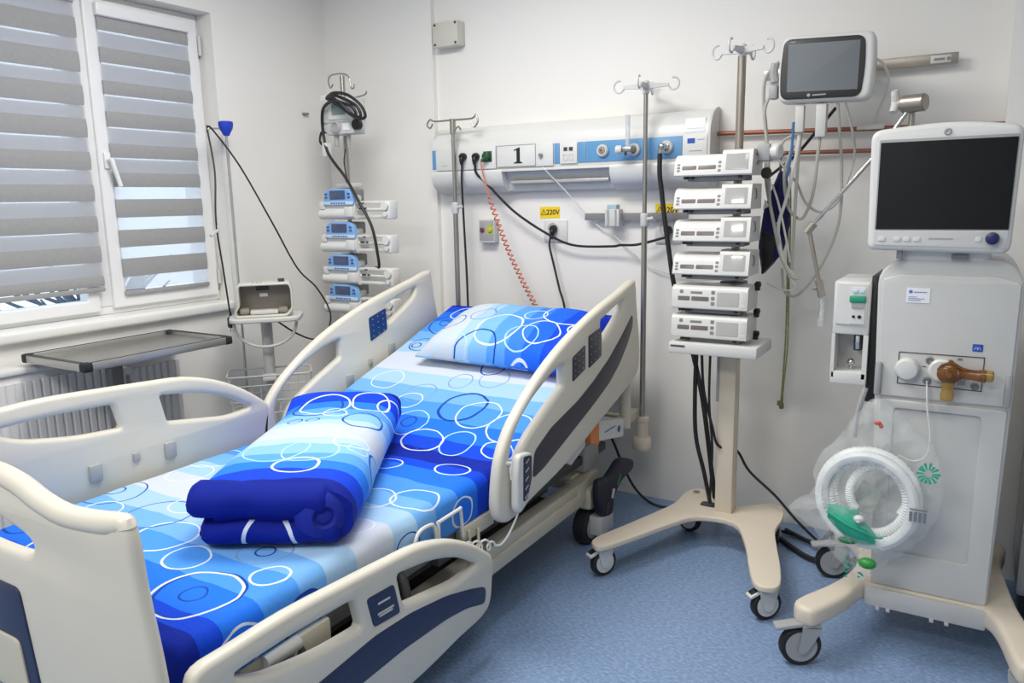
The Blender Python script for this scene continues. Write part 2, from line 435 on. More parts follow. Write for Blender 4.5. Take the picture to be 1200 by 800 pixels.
# sill
G().bx(WL-0.16, WL+0.035, WY0-0.04, WY1-0.015, 0.895, 0.94, 0.012, 3).obj('trim_sill', m_sill, kind='structure', label='white window sill board')

# window: fixed light on the left, opening sash on the right
win = thing('window_1', None, None, (WL-0.13, 1.65, 0.94), kind='structure')
win['label'] = 'white plastic window with one fixed light and one opening sash'
g = G()
fx0, fx1 = WL-0.17, WL-0.10
g.bx(fx0, fx1, WY0, WY1, 0.94, 0.985, 0.006); g.bx(fx0, fx1, WY0, WY1, 2.235, WZ1, 0.006)
g.bx(fx0, fx1, WY0, WY0+0.05, 1.0, 2.235, 0.006); g.bx(fx0, fx1, 2.50, WY1, 1.0, 2.235, 0.006)
g.bx(fx0, fx1+0.006, 1.925, 1.995, 0.975, 2.25, 0.006)
g.obj('window_frame', m_pvc, win)
sx0, sx1 = WL-0.15, WL-0.08
def sash_frame(y0, y1, z0, z1, w, nm, lab):
    p = rrect(y0, z0, y1, z1, 0.006, 2); h = rrect(y0+w, z0+w, y1-w, z1-w, 0.004, 2)
    o = G().plate([p, h], sx1-sx0, 0.007, ((sx0+sx1)/2, 0, 0), Y, Z).obj(nm, m_pvc, win, label=lab)
    G().bx(WL-0.135, WL-0.127, y0+w-0.01, y1-w+0.01, z0+w-0.01, z1-w+0.01).obj('pane', m_glass, o)
    return o
sash_frame(0.80, 1.93, 0.957, 2.27, 0.052, 'fixed_sash', None)
sash = sash_frame(1.99, 2.54, 0.965, 2.26, 0.062, 'opening_sash', None)
g = G(); g.box((sx1+0.005, 2.025, 1.60), (0.012, 0.03, 0.07), 0.005)
g.tube([(sx1+0.01, 2.025, 1.60), (sx1+0.035, 2.027, 1.60), (sx1+0.04, 2.032, 1.57), (sx1+0.045, 2.05, 1.49)], 0.009, 8, 3)
g.obj('window_handle', m_pvc, sash)
g = G(); g.cyl((sx1+0.004, 2.545, 2.10), (sx1+0.004, 2.545, 2.19), 0.008); g.cyl((sx1+0.004, 2.545, 1.02), (sx1+0.004, 2.545, 1.09), 0.008)
g.obj('hinge', m_lgrey, sash)

# snow-covered tree and pale ground outside, seen under the left blind
outg = G(); outg.bx(-30, -4.2, -14, 26, -3.4, -3.0); outg.obj('snowy_ground', mat('snow', (232, 238, 246), 0.8, var=0.05, scale=1.5), label='pale snowy ground outside the window', kind='structure')
tr = thing('bare_tree', 'dark twiggy tree outside below the left blind', 'tree', (-9.6, 5.6, -3.0))
m_bark = mat('bark', (74, 84, 100), 0.9, var=0.2, scale=3)
g = G(); g.tube([(-9.6, 5.6, -3.0), (-9.6, 5.62, -1.4), (-9.55, 5.6, 0.1)], [0.12, 0.08, 0.05], 8, 4); g.obj('trunk', m_bark, tr)
g = G()
for i in range(160):
    a = random.random()*6.28; r0 = 0.1+random.random()*0.9; z0 = -0.95+random.random()*1.1
    p0 = Vector((-9.58, 5.6, z0)); p2 = p0+Vector((math.cos(a)*r0, math.sin(a)*r0*1.2, 0.3+random.random()*0.55))
    g.tube([p0, p0.lerp(p2, .5)+Vector((0, 0, -.08)), p2], [0.03, 0.022, 0.012], 5, 2)
g.obj('twigs', m_bark, tr, kind='stuff')

# ---- roller blinds with alternating opaque and sheer strips
def blind(name, label, y0, y1, xp, strips, pales, sheers, ztop, zbot):
    t = thing(name, label, 'blind', (xp, (y0+y1)/2, zbot), group='striped window blinds')
    g = G(); g.bx(xp-0.03, xp+0.018, y0-0.006, y1+0.006, ztop-0.01, ztop+0.045, 0.008); g.obj('cassette', m_pvc, t)
    def strip(nm, a, b, x, m, bow):
        rows = []
        for k in range(5):
            f = k/4; xx = x + bow*math.sin(math.pi*f)
            rows.append([(xx, y0+(y1-y0)*j/6, a+(b-a)*f) for j in range(7)])
        gg = G(); gg.ring_loft(rows, closed=False, cap=False)
        rows2 = [[(p[0]-0.0012, p[1], p[2]) for p in r] for r in rows]; gg.ring_loft(list(reversed(rows2)), closed=False, cap=False)
        gg.obj(nm, m, t)
    for a, b in strips: strip('opaque_strip', a, b, xp, m_blind, 0.004)
    for a, b in pales: strip('pale_strip', a-0.004, b-0.005, xp-0.012, m_pale, 0.002)
    for a, b in sheers: strip('sheer_strip', a, b, xp-0.001, m_sheer, 0.0)
    g = G(); g.bx(xp-0.008, xp+0.008, y0, y1, zbot-0.018, zbot+0.002, 0.005); g.obj('bottom_bar', m_blind, t)
    return t
ops = [(1.069, 1.112), (1.172, 1.24), (1.30, 1.366), (1.429, 1.497), (1.558, 1.631), (1.690, 1.765), (1.82, 1.899), (1.952, 2.03), (2.085, 2.165), (2.218, 2.245)]
gaps = [(ops[i][1], ops[i+1][0]) for i in range(len(ops)-1)]
blind('roller_blind', 'wide striped grey roller blind on the left light, lowered to the sill', 0.82, 1.945, WL-0.065, ops, gaps, gaps, 2.235, 1.064)
ops2 = [(1.036, 1.04), (1.098, 1.178), (1.228, 1.303), (1.357, 1.436), (1.489, 1.55), (1.613, 1.672), (1.742, 1.806), (1.875, 1.932), (2.005, 2.067), (2.135, 2.19)]
gaps2 = [(ops2[i][1], ops2[i+1][0]) for i in range(len(ops2)-1)]
blind('roller_blind', 'narrow striped grey roller blind on the opening sash with bright gaps near its foot', 2.040, 2.478, WL-0.072, ops2[1:], gaps2[4:], gaps2, 2.20, 1.034)

# ---- radiator
rad = thing('radiator', 'white ribbed panel radiator under the window', 'radiator', (WL+0.08, 1.3, 0.12))
G().bx(WL+0.03, WL+0.10, 0.60, 1.875, 0.16, 0.80, 0.008).obj('panel', m_rad, rad)
G().bx(WL+0.02, WL+0.115, 0.595, 1.88, 0.79, 0.815, 0.008).obj('grille', m_rad, rad)
prof = [(-0.016, 0), (-0.011, 0.010), (0.011, 0.010), (0.016, 0)]
rib = None
for i in range(36):
    y = 0.66+i*0.0335
    if rib is None:
        gg = G(); gg.ring_loft([[(WL+0.10+b, y+a*0.85, z) for a, b in prof] for z in (0.20, 0.76)]); rib = gg.obj('rib', m_rad, rad)
    else:
        c = rib.copy(); COL.objects.link(c); c.parent = rad; c.location.y = i*0.0335
g = G(); g.tube([(WL+0.06, 1.875, 0.72), (WL+0.06, 1.905, 0.72)], 0.012, 8); g.cyl((WL+0.06, 1.902, 0.72), (WL+0.11, 1.902, 0.72), 0.016)
g.tube([(WL+0.06, 1.902, 0.73), (WL+0.06, 1.902, 0.0)], 0.012, 8)
g.obj('supply_pipe', m_rad, rad)
G().tube([(WL+0.06, 0.9, 0.17), (WL+0.06, 0.9, 0.0)], 0.012, 8).obj('return_pipe', m_rad, rad)

rad2 = thing('radiator', 'short white radiator section right of the long ribbed radiator', 'radiator', (WL+0.06, 2.05, 0.12))
G().bx(WL+0.02, WL+0.075, 1.93, 2.175, 0.16, 0.76, 0.008).obj('panel', m_rad, rad2)
for i in range(7):
    y = 1.953+i*0.0335
    gg = G(); gg.ring_loft([[(WL+0.075+b, y+a*0.85, z) for a, b in prof] for z in (0.20, 0.72)]); gg.obj('rib', m_rad, rad2)
G().tube([(WL+0.05, 2.165, 0.17), (WL+0.05, 2.165, 0.0)], 0.012, 8).obj('return_pipe', m_rad, rad2)
G().bx(WL, WL+0.021, 2.0, 2.1, 0.6, 0.66).obj('wall_bracket', m_rad, rad2)

# ceiling lamps (housings around the light sources set at the top)
for i, (lx, ly, lw) in enumerate(LAMPS):
    t = thing('ceiling_lamp', ['flat rectangular ceiling lamp above the foot of the bed', 'flat rectangular ceiling lamp above the equipment', 'added rectangular ceiling lamp behind the camera, brightening the head wall'][i], 'lamp', (lx, ly, ZC-0.05), group='ceiling lamps')
    g = G(); g.plate([rrect(-0.62, -0.32, 0.62, 0.32, 0.01, 2), rrect(-0.585, -0.285, 0.585, 0.285, 0.006, 2)], 0.045, 0.004, (lx, ly, ZC-0.0225), X, Y); g.obj('lamp_frame', m_white, t)
    g = G(); g.bx(lx-0.585, lx+0.585, ly-0.285, ly+0.285, ZC-0.035, ZC-0.03); g.obj('diffuser', mat('lit_diffuser', (255, 250, 240), 0.5, emit=1.5), t)

# ================================================================== HEAD WALL
# bed head unit
U0, U1 = -2.40, -0.995
FY = WB-0.115
unit = thing('bed_head_unit', 'long white medical supply panel with blue strip on the wall above the bed', 'supply panel', (-1.7, WB, 1.42))
def uprof(pts): return [(-d, z) for d, z in pts]
upper = [(0, 1.545), (0.112, 1.545), (0.115, 1.55), (0.115, 1.655), (0.112, 1.668), (0.108, 1.688), (0.095, 1.718), (0.07, 1.742), (0.04, 1.756), (0, 1.76)]
G().prism(upper, (U0, WB, 0), -Y, Z, X*(U1-U0)).obj('housing', m_white, unit)
lower = [(0, 1.545), (0.125, 1.545), (0.128, 1.54), (0.128, 1.53), (0.124, 1.505), (0.108, 1.472), (0.08, 1.45), (0.045, 1.438), (0, 1.436)]
G().prism(lower, (U0, WB, 0), -Y, Z, X*(-1.985-U0)).obj('cover', m_white, unit)
G().prism(lower, (-1.43, WB, 0), -Y, Z, X*(U1+1.43)).obj('cover', m_white, unit)
lampp = [(0, 1.545), (0.125, 1.545), (0.128, 1.54), (0.128, 1.534), (0.085, 1.530), (0.066, 1.50), (0.060, 1.462), (0.050, 1.445), (0, 1.436)]
G().prism(lampp, (-1.985, WB, 0), -Y, Z, X*(0.555)).obj('reading_lamp_recess', m_lgrey, unit)
G().bx(-1.96, -1.45, WB-0.09, WB-0.064, 1.476, 1.492, 0.006).obj('reading_lamp_diffuser', m_lcd, unit)
G().plate([rpoly([(0.0, 1.43), (0.13, 1.45), (0.13, 1.68), (0.09, 1.742), (0.03, 1.766), (0, 1.766)], 0.03)], 0.012, 0.003, (U1+0.006, WB, 0), -Y, Z).obj('end_cap', m_lgrey, unit)
def strip_box(x0, x1, z0, z1, m, nm, d=0.004, parent=unit, bev=0.001, label=None):
    return G().bx(x0, x1, FY-d, FY+0.001, z0, z1, bev).obj(nm, m, parent, label=label)
strip_box(U0+0.004, -2.372, 1.558, 1.65, m_stripe, 'blue_strip'); strip_box(-1.706, -1.68, 1.56, 1.65, m_stripe, 'blue_strip')
strip_box(-1.585, -1.548, 1.56, 1.65, m_stripe, 'blue_strip'); strip_box(-1.545, -1.105, 1.56, 1.65, m_stripe, 'blue_strip')
sp = strip_box(-2.37, -2.018, 1.55, 1.655, m_white, 'socket_plate', 0.01, bev=0.002)
strip_box(-2.335, -2.30, 1.572, 1.574, m_print, 'plate_marking', 0.0105, sp, 0)
gs = strip_box(-2.086, -2.039, 1.582, 1.632, m_dgreen, 'green_socket', 0.014, sp, 0.002)
num = strip_box(-2.012, -1.803, 1.557, 1.652, m_white, 'number_plate', 0.008, bev=0.001)
G().plate([rrect(-2.014, 1.555, -1.801, 1.654, 0.002, 2), rrect(-2.0115, 1.5575, -1.8035, 1.6515, 0.002, 2)], 0.004, 0.0005, (0, FY-0.008, 0), X, Z).obj('plate_border', m_grey, num)
one = [(-0.022, -0.036), (0.022, -0.036), (0.022, -0.031), (0.010, -0.028), (0.010, 0.036), (0.004, 0.036), (-0.022, 0.026), (-0.022, 0.021), (-0.008, 0.025), (-0.008, -0.028), (-0.022, -0.031)]
G().prism(one, (-1.895, FY-0.008, 1.605), X, Z, -Y*0.0015).obj('numeral_one', m_ink, num, label='black printed numeral 1')
sw = strip_box(-1.80, -1.71, 1.552, 1.652, m_white, 'switch_plate', 0.01, bev=0.002)
G().cyl((-1.77, FY-0.01, 1.60), (-1.77, FY-0.024, 1.60), 0.009).obj('switch_knob', m_mgrey, sw)
so = strip_box(-1.675, -1.588, 1.558, 1.65, m_white, 'data_socket_plate', 0.01, bev=0.002)
for dx in (-0.645, -0.618): G().bx(dx-1-0.009, dx-1+0.009, FY-0.013, FY-0.009, 1.614, 1.630).obj('data_socket', m_dgrey, so)
for dx in (-1.646, -1.617): G().plate([rrect(dx-0.011, 1.572, dx+0.011, 1.600, 0.002, 2), rrect(dx-0.008, 1.575, dx+0.008, 1.597, 0.002, 2)], 0.003, 0.0005, (0, FY-0.011, 0), X, Z).obj('blank_cover', m_lgrey, so)
ep = strip_box(-1.103, -1.0, 1.555, 1.648, m_white, 'end_plate', 0.006)
strip_box(-1.082, -1.05, 1.617, 1.637, m_logo, 'blue_marking', 0.007, ep, 0); strip_box(-1.04, -1.01, 1.63, 1.632, m_print, 'print_line', 0.007, ep, 0); strip_box(-1.075, -1.02, 1.585, 1.587, m_print, 'print_line', 0.007, ep, 0)
lp = G(); lp.box((-1.055, WB-0.107, 1.69), (0.085, 0.003, 0.06), 0.001, rot=Matrix.Rotation(R(-14), 3, 'X')); lp = lp.obj('printed_label', m_paper, unit)
for zz in (1.672, 1.676): G().box((-1.055, WB-0.1115, zz), (0.07, 0.001, 0.002)).obj('print_line', m_print, lp)
def outlet(x, z, col):
    o = G().lathe([(0.027, 0), (0.027, 0.012), (0.022, 0.018), (0.016, 0.018), (0.014, 0.01)], (x, FY-0.003, z), -Y, 24).obj('gas_outlet', m_lgrey, unit)
    G().lathe([(0.014, 0), (0.014, 0.012), (0.006, 0.013), (0.005, 0.006)], (x, FY-0.01, z), -Y, 16).obj('outlet_core', col, o)
outlet(-1.463, 1.606, m_steelw); outlet(-1.315, 1.603, m_taupe); outlet(-1.169, 1.607, m_chrome)

# oxygen flowmeter plugged into the middle outlet
fm = thing('oxygen_flowmeter', 'small clear flowmeter tube with white knob plugged into the supply panel', 'flowmeter', (-1.33, FY-0.03, 1.58))
g = G(); g.cyl((-1.315, FY-0.018, 1.603), (-1.318, FY-0.055, 1.603), 0.012); g.box((-1.330, FY-0.058, 1.603), (0.05, 0.022, 0.02), 0.005); g.obj('valve_body', m_steelw, fm)
g = G(); g.lathe([(0.017, 0), (0.019, 0.006), (0.019, 0.02), (0.014, 0.026)], (-1.352, FY-0.06, 1.602), (-1, -0.3, 0), 18); g.obj('knob', m_white, fm)
g = G(); g.cyl((-1.325, FY-0.058, 1.612), (-1.325, FY-0.058, 1.745), 0.011, 0.010); g.obj('flow_tube', m_clearp, fm)
g = G(); g.cyl((-1.335, FY-0.058, 1.592), (-1.335, FY-0.058, 1.578), 0.006); g.obj('nipple', m_dgrey, fm)

def plug_body(g, p, d=-1):
    x, y, z = p
    g.lathe([(0.017, 0), (0.0185, 0.004), (0.0185, 0.018), (0.012, 0.03)], (x, y, z), -Y, 16)
    g.tube([(x, y-0.018, z-0.004), (x, y-0.024, z-0.025), (x, y-0.020, z-0.048)], [0.013, 0.009, 0.005], 10, 3)
def cord(name, label, pts, r, m, plug=None, k=8, group=None, pm=None, n=8):
    t = thing(name, label, 'cable', pts[-1] if pts[-1][2] < pts[0][2] else pts[0], group=group)
    G().tube(pts, r, n, k).obj('cord', m, t)
    if plug: 
        g = G(); plug_body(g, plug); g.obj('plug', pm or m_black, t)
    return t
cord('mains_cable', 'straight black power cord hanging from the leftmost panel socket behind the bed', [(-2.200, FY-0.028, 1.57), (-2.203, FY-0.03, 1.50), (-2.205, FY-0.02, 1.30), (-2.195, FY-0.02, 0.95), (-2.19, FY-0.03, 0.45)], 0.0055, m_cable, (-2.200, FY-0.008, 1.612))
cord('mains_cable', 'black power cord sagging along the wall from the panel socket to the pump rack', [(-2.125, FY-0.028, 1.57), (-2.122, FY-0.02, 1.53), (-2.077, 3.22, 1.473), (-1.945, 3.25, 1.342), (-1.761, 3.26, 1.233), (-1.636, 3.27, 1.187), (-1.455, 3.27, 1.185), (-1.40, 3.26, 1.192), (-1.312, 3.25, 1.197), (-1.18, 3.285, 1.232)], 0.006, m_cable, (-2.125, FY-0.008, 1.609))
# orange coiled grounding cord
oc = thing('coiled_cord', 'orange coiled grounding cord hanging from the green socket', 'cable', (-1.83, 3.2, 0.9))
pts = [Vector(p) for p in crom([(-2.07, FY-0.03, 1.60), (-2.085, FY-0.035, 1.57), (-2.056, FY-0.02, 1.428)], 6)]
a, b = Vector((-2.056, FY-0.02, 1.428)), Vector((-1.815, FY+0.0, 0.90)); ax = (b-a).normalized(); e1 = ax.cross(Y).normalized(); e2 = ax.cross(e1)
for i in range(23*8):
    t_ = i/(23*8); p = a.lerp(b, t_) + Vector((-0.012, 0, -0.018))*math.sin(math.pi*t_); w = 2*math.pi*i/8
    pts.append(p + (e1*math.cos(w)+e2*math.sin(w))*0.011*min(1, i/6))
G().tube(pts, 0.0035, 6).obj('cord', m_orange, oc)
g = G(); g.lathe([(0.02, 0), (0.021, 0.006), (0.018, 0.022), (0.008, 0.026)], (-2.063, FY-0.013, 1.607), -Y, 16); g.tube([(-2.063, FY-0.03, 1.605), (-2.08, FY-0.04, 1.585)], 0.008, 8); g.obj('plug', m_dgreen, oc)
# black gas hose
gh = thing('gas_hose', 'thick black gas hose hanging from the right outlet of the supply panel', 'hose', (-1.12, 3.12, 0.95))
G().tube([(-1.182, FY-0.055, 1.58), (-1.182, FY-0.055, 1.50), (-1.176, FY-0.05, 1.44), (-1.160, FY-0.05, 1.32), (-1.138, FY-0.05, 1.18), (-1.117, FY-0.05, 1.055), (-1.09, FY-0.04, 0.95), (-1.05, FY-0.02, 0.80), (-0.98, FY-0.04, 0.55), (-0.92, FY-0.06, 0.2), (-0.9, FY-0.03, 0.012)], 0.0105, 10, 6).obj('hose', m_cable, gh)
g = G(); g.cyl((-1.169, FY-0.018, 1.607), (-1.172, FY-0.05, 1.606), 0.013); g.cyl((-1.178, FY-0.053, 1.612), (-1.183, FY-0.055, 1.572), 0.010); g.sphere((-1.174, FY-0.052, 1.608), 0.016); g.obj('probe', m_chrome, gh)

# thin white call cord
G().tube([(-1.764, FY+0.01, 1.55), (-1.75, FY-0.012, 1.535), (-1.675, 3.25, 1.44), (-1.543, 3.30, 1.286), (-1.449, 3.30, 1.23), (-1.283, 3.30, 1.10), (-1.124, 3.305, 1.06), (-0.95, 3.305, 1.07)], 0.0028, 6, 8).obj('call_cord', m_clearc, label='thin white cord trailing diagonally down the wall below the supply panel', cat='cable')

# sockets, signs and boxes on the wall
def wall_socket(x0, x1, z0, z1, label):
    t = thing('wall_socket', label, 'socket', ((x0+x1)/2, WB, z0), group='wall sockets under the supply panel')
    G().bx(x0, x1, WB-0.010, WB, z0, z1, 0.003).obj('face_plate', m_white, t)
    G().lathe([(0.03, 0), (0.03, 0.004), (0.026, 0.006), (0.024, 0.002)], ((x0+x1)/2-0.01, WB-0.009, (z0+z1)/2+0.012), -Y, 20).obj('socket_ring', m_lgrey, t)
    return t
wall_socket(-1.825, -1.70, 1.20, 1.302, 'white wall socket under the left yellow sign')
wall_socket(-1.26, -1.14, 1.20, 1.302, 'white wall socket under the right yellow sign')
cord('mains_cable', 'black power cord hanging from the wall socket under the left yellow sign', [(-1.772, WB-0.04, 1.225), (-1.772, WB-0.05, 1.18), (-1.752, WB-0.05, 1.10), (-1.721, WB-0.05, 0.98), (-1.69, WB-0.05, 0.86), (-1.66, WB-0.06, 0.5)], 0.0055, m_cable, (-1.766, WB-0.012, 1.262))
g = G(); plug_body(g, (-1.195, WB-0.012, 1.258)); g.obj('power_plug', m_black, label='black plug in the wall socket beside the pump rack', cat='plug')
def sign(x0, x1, z0, z1, label):
    t = thing('voltage_sign', label, 'sign', ((x0+x1)/2, WB, z0), group='yellow 220V signs')
    pl = G().bx(x0, x1, WB-0.002, WB, z0, z1).obj('sign_plate', m_yellow, t)
    h = z1-z0
    G().text('220V', h*0.62, (x0+(x1-x0)*0.66, WB-0.0022, (z0+z1)/2), X, Z, 0.0003, bold=0.0007).obj('lettering', m_ink, pl)
    cx, cz, rr = x0+(x1-x0)*0.19, (z0+z1)/2-h*0.05, h*0.36
    tri = lambda k: [(cx+rr*k*math.cos(R(a)), cz+rr*k*math.sin(R(a))) for a in (90, 210, 330)]
    gg = G(); gg.plate([tri(1.0), tri(0.74)], 0.0006, 0, (0, WB-0.0023, 0), X, Z)
    gg.prism([(cx+0.001, cz+rr*.3), (cx-0.004, cz), (cx-0.0005, cz), (cx-0.002, cz-rr*.32), (cx+0.004, cz+0.002), (cx+0.0008, cz+0.002)], (0, WB-0.002, 0), X, Z, -Y*0.0006); gg.obj('warning_triangle', m_ink, pl)
sign(-1.849, -1.742, 1.312, 1.366, 'yellow 220V sign above the left wall socket')
sign(-1.262, -1.155, 1.316, 1.372, 'yellow 220V sign partly hidden by the pump rack')
t = thing('switch_box', 'grey wall box with a dark red and a lime push button', 'switch', (-2.13, WB, 1.19))
G().bx(-2.177, -2.085, WB-0.045, WB, 1.193, 1.307, 0.004).obj('box', m_lgrey, t)
G().bx(-2.172, -2.09, WB-0.047, WB-0.044, 1.205, 1.302, 0.001).obj('face', m_grey, t)
for dx, mm in ((-2.155, m_red), (-2.108, m_lime)): G().lathe([(0.012, 0), (0.012, 0.008), (0.009, 0.011)], (dx, WB-0.046, 1.257), -Y, 16).obj('button', mm, t)
G().bx(-2.13, -2.09, WB-0.0475, WB-0.0465, 1.235, 1.28).obj('button_field', m_lime, t)
t = thing('junction_box', 'beige square junction box high on the wall', 'junction box', (-2.33, WB, 2.15))
G().bx(-2.405, -2.258, WB-0.06, WB, 2.148, 2.262, 0.004).obj('box', m_beige, t)
G().bx(-2.405, -2.258, WB-0.066, WB-0.0605, 2.148, 2.262, 0.002).obj('lid', m_beige, t)
for x_ in (-2.393, -2.27):
    for z_ in (2.159, 2.251): G().cyl((x_, WB-0.066, z_), (x_, WB-0.069, z_), 0.006, n=10).obj('screw', m_dgrey, t)
# thin rail with clamp
t = thing('equipment_rail', 'short grey equipment rail with a clamp on the wall below the supply panel', 'rail', (-1.35, WB, 1.30))
G().bx(-1.59, -1.10, WB-0.042, WB-0.032, 1.302, 1.334, 0.001).obj('rail_bar', m_mgrey, t)
for x_ in (-1.52, -1.15): G().cyl((x_, WB, 1.318), (x_, WB-0.034, 1.318), 0.012).obj('standoff', m_grey, t)
cl = G().bx(-1.475, -1.405, WB-0.075, WB-0.025, 1.275, 1.352, 0.004).obj('clamp', m_lgrey, t)
G().bx(-1.467, -1.42, WB-0.07, WB-0.03, 1.35, 1.372, 0.003).obj('clamp_cap', mat('pale_teal_plastic', (160, 190, 200), 0.4), cl)
G().bx(-1.462, -1.455, WB-0.079, WB-0.07, 1.28, 1.35).obj('clamp_rib', m_grey, cl); G().bx(-1.425, -1.418, WB-0.079, WB-0.07, 1.28, 1.35).obj('clamp_rib', m_grey, cl)
# copper pipes
G().tube([(U1-0.01, WB-0.03, 1.657), (-0.3, WB-0.03, 1.638), (0.035, WB-0.03, 1.63)], 0.009, 10).obj('copper_pipe', m_copper, label='upper of the two copper gas pipes on the wall', cat='pipe', group='copper gas pipes')
G().tube([(U1-0.01, WB-0.03, 1.570), (-0.3, WB-0.03, 1.558), (0.035, WB-0.03, 1.552)], 0.008, 10).obj('copper_pipe', m_copper, label='lower of the two copper gas pipes on the wall', cat='pipe', group='copper gas pipes')
# monitor wall rail
t = thing('wall_rail', 'steel wall rail sticking out to the right of the patient monitor', 'rail', (-0.4, WB, 1.84))
G().bx(-0.80, -0.128, WB-0.045, WB-0.033, 1.848, 1.886, 0.001).obj('rail_bar', m_steelw, t)
for x_ in (-0.70, -0.175): G().cyl((x_, WB, 1.866), (x_, WB-0.036, 1.866), 0.014).obj('standoff', m_lgrey, t)
lb = G().bx(-0.215, -0.15, WB-0.048, WB-0.044, 1.853, 1.880, 0.001).obj('rail_label', m_lgrey, t)
G().bx(-0.205, -0.17, WB-0.049, WB-0.0475, 1.862, 1.870).obj('label_print', m_mgrey, lb); G().cyl((-0.158, WB-0.046, 1.866), (-0.158, WB-0.051, 1.866), 0.006).obj('screw', m_mgrey, lb)

# ================================================================== THE BED
bed = thing('hospital_bed', 'ivory electric hospital bed with raised backrest and navy striped side rails', 'bed', (-1.75, 2.0, 0))
BX = -1.75
HEAD_OUT = [(2.946, 1.071), (2.825, 1.042), (2.575, 0.987), (2.356, 0.92), (2.183, 0.846), (2.048, 0.767), (1.963, 0.7), (1.91, 0.628), (1.887, 0.548), (1.879, 0.473), (1.893, 0.435), (1.931, 0.410), (1.985, 0.408), (2.104, 0.432), (2.349, 0.476), (2.636, 0.56), (2.866, 0.624), (3.005, 0.682), (3.018, 0.805), (2.988, 0.954), (2.972, 1.055)]
HEAD_H1 = [(2.329, 0.841), (2.327, 0.762), (2.198, 0.708), (2.082, 0.651), (2.032, 0.616), (1.987, 0.53), (1.967, 0.543), (1.957, 0.632), (2.004, 0.7), (2.085, 0.758), (2.242, 0.825)]
HEAD_H2 = [(2.627, 0.948), (2.768, 0.985), (2.851, 1.005), (2.835, 0.966), (2.769, 0.924), (2.673, 0.878), (2.632, 0.862)]
FOOT_OUT = [(0.803, 0.50), (0.826, 0.537), (0.905, 0.541), (1.052, 0.544), (1.226, 0.534), (1.387, 0.523), (1.504, 0.512), (1.628, 0.477), (1.738, 0.422), (1.826, 0.359), (1.853, 0.325), (1.848, 0.261), (1.833, 0.193), (1.784, 0.164), (1.664, 0.157), (1.529, 0.144), (1.40, 0.14), (1.20, 0.155), (1.0, 0.22), (0.87, 0.33), (0.806, 0.43)]
FOOT_HA = [(0.891, 0.484), (1.05, 0.489), (1.25, 0.478), (1.268, 0.398), (1.125, 0.408), (0.966, 0.442)]
FOOT_HB = [(1.407, 0.471), (1.548, 0.45), (1.677, 0.405), (1.765, 0.346), (1.673, 0.336), (1.542, 0.358), (1.427, 0.378)]
HEAD_STR = [(2.931, 0.936), (2.83, 0.868), (2.697, 0.791), (2.56, 0.733), (2.432, 0.689), (2.226, 0.642), (2.108, 0.591), (2.094, 0.502), (2.175, 0.518), (2.35, 0.575), (2.575, 0.648), (2.70, 0.695), (2.796, 0.750), (2.88, 0.82), (2.932, 0.886)]
FOOT_STR = [(1.803, 0.258), (1.796, 0.206), (1.70, 0.237), (1.603, 0.252), (1.416, 0.262), (1.242, 0.258), (1.08, 0.262), (0.98, 0.285), (0.95, 0.335), (1.119, 0.340), (1.31, 0.355), (1.45, 0.347), (1.60, 0.322), (1.72, 0.288)]
def sm(p, k=3, r=None): return [tuple(q) for q in crom(p, k, True)]
def xplate(outs, x, th, bev): return G().plate(outs, th, bev, (x, 0, 0), Y, Z)
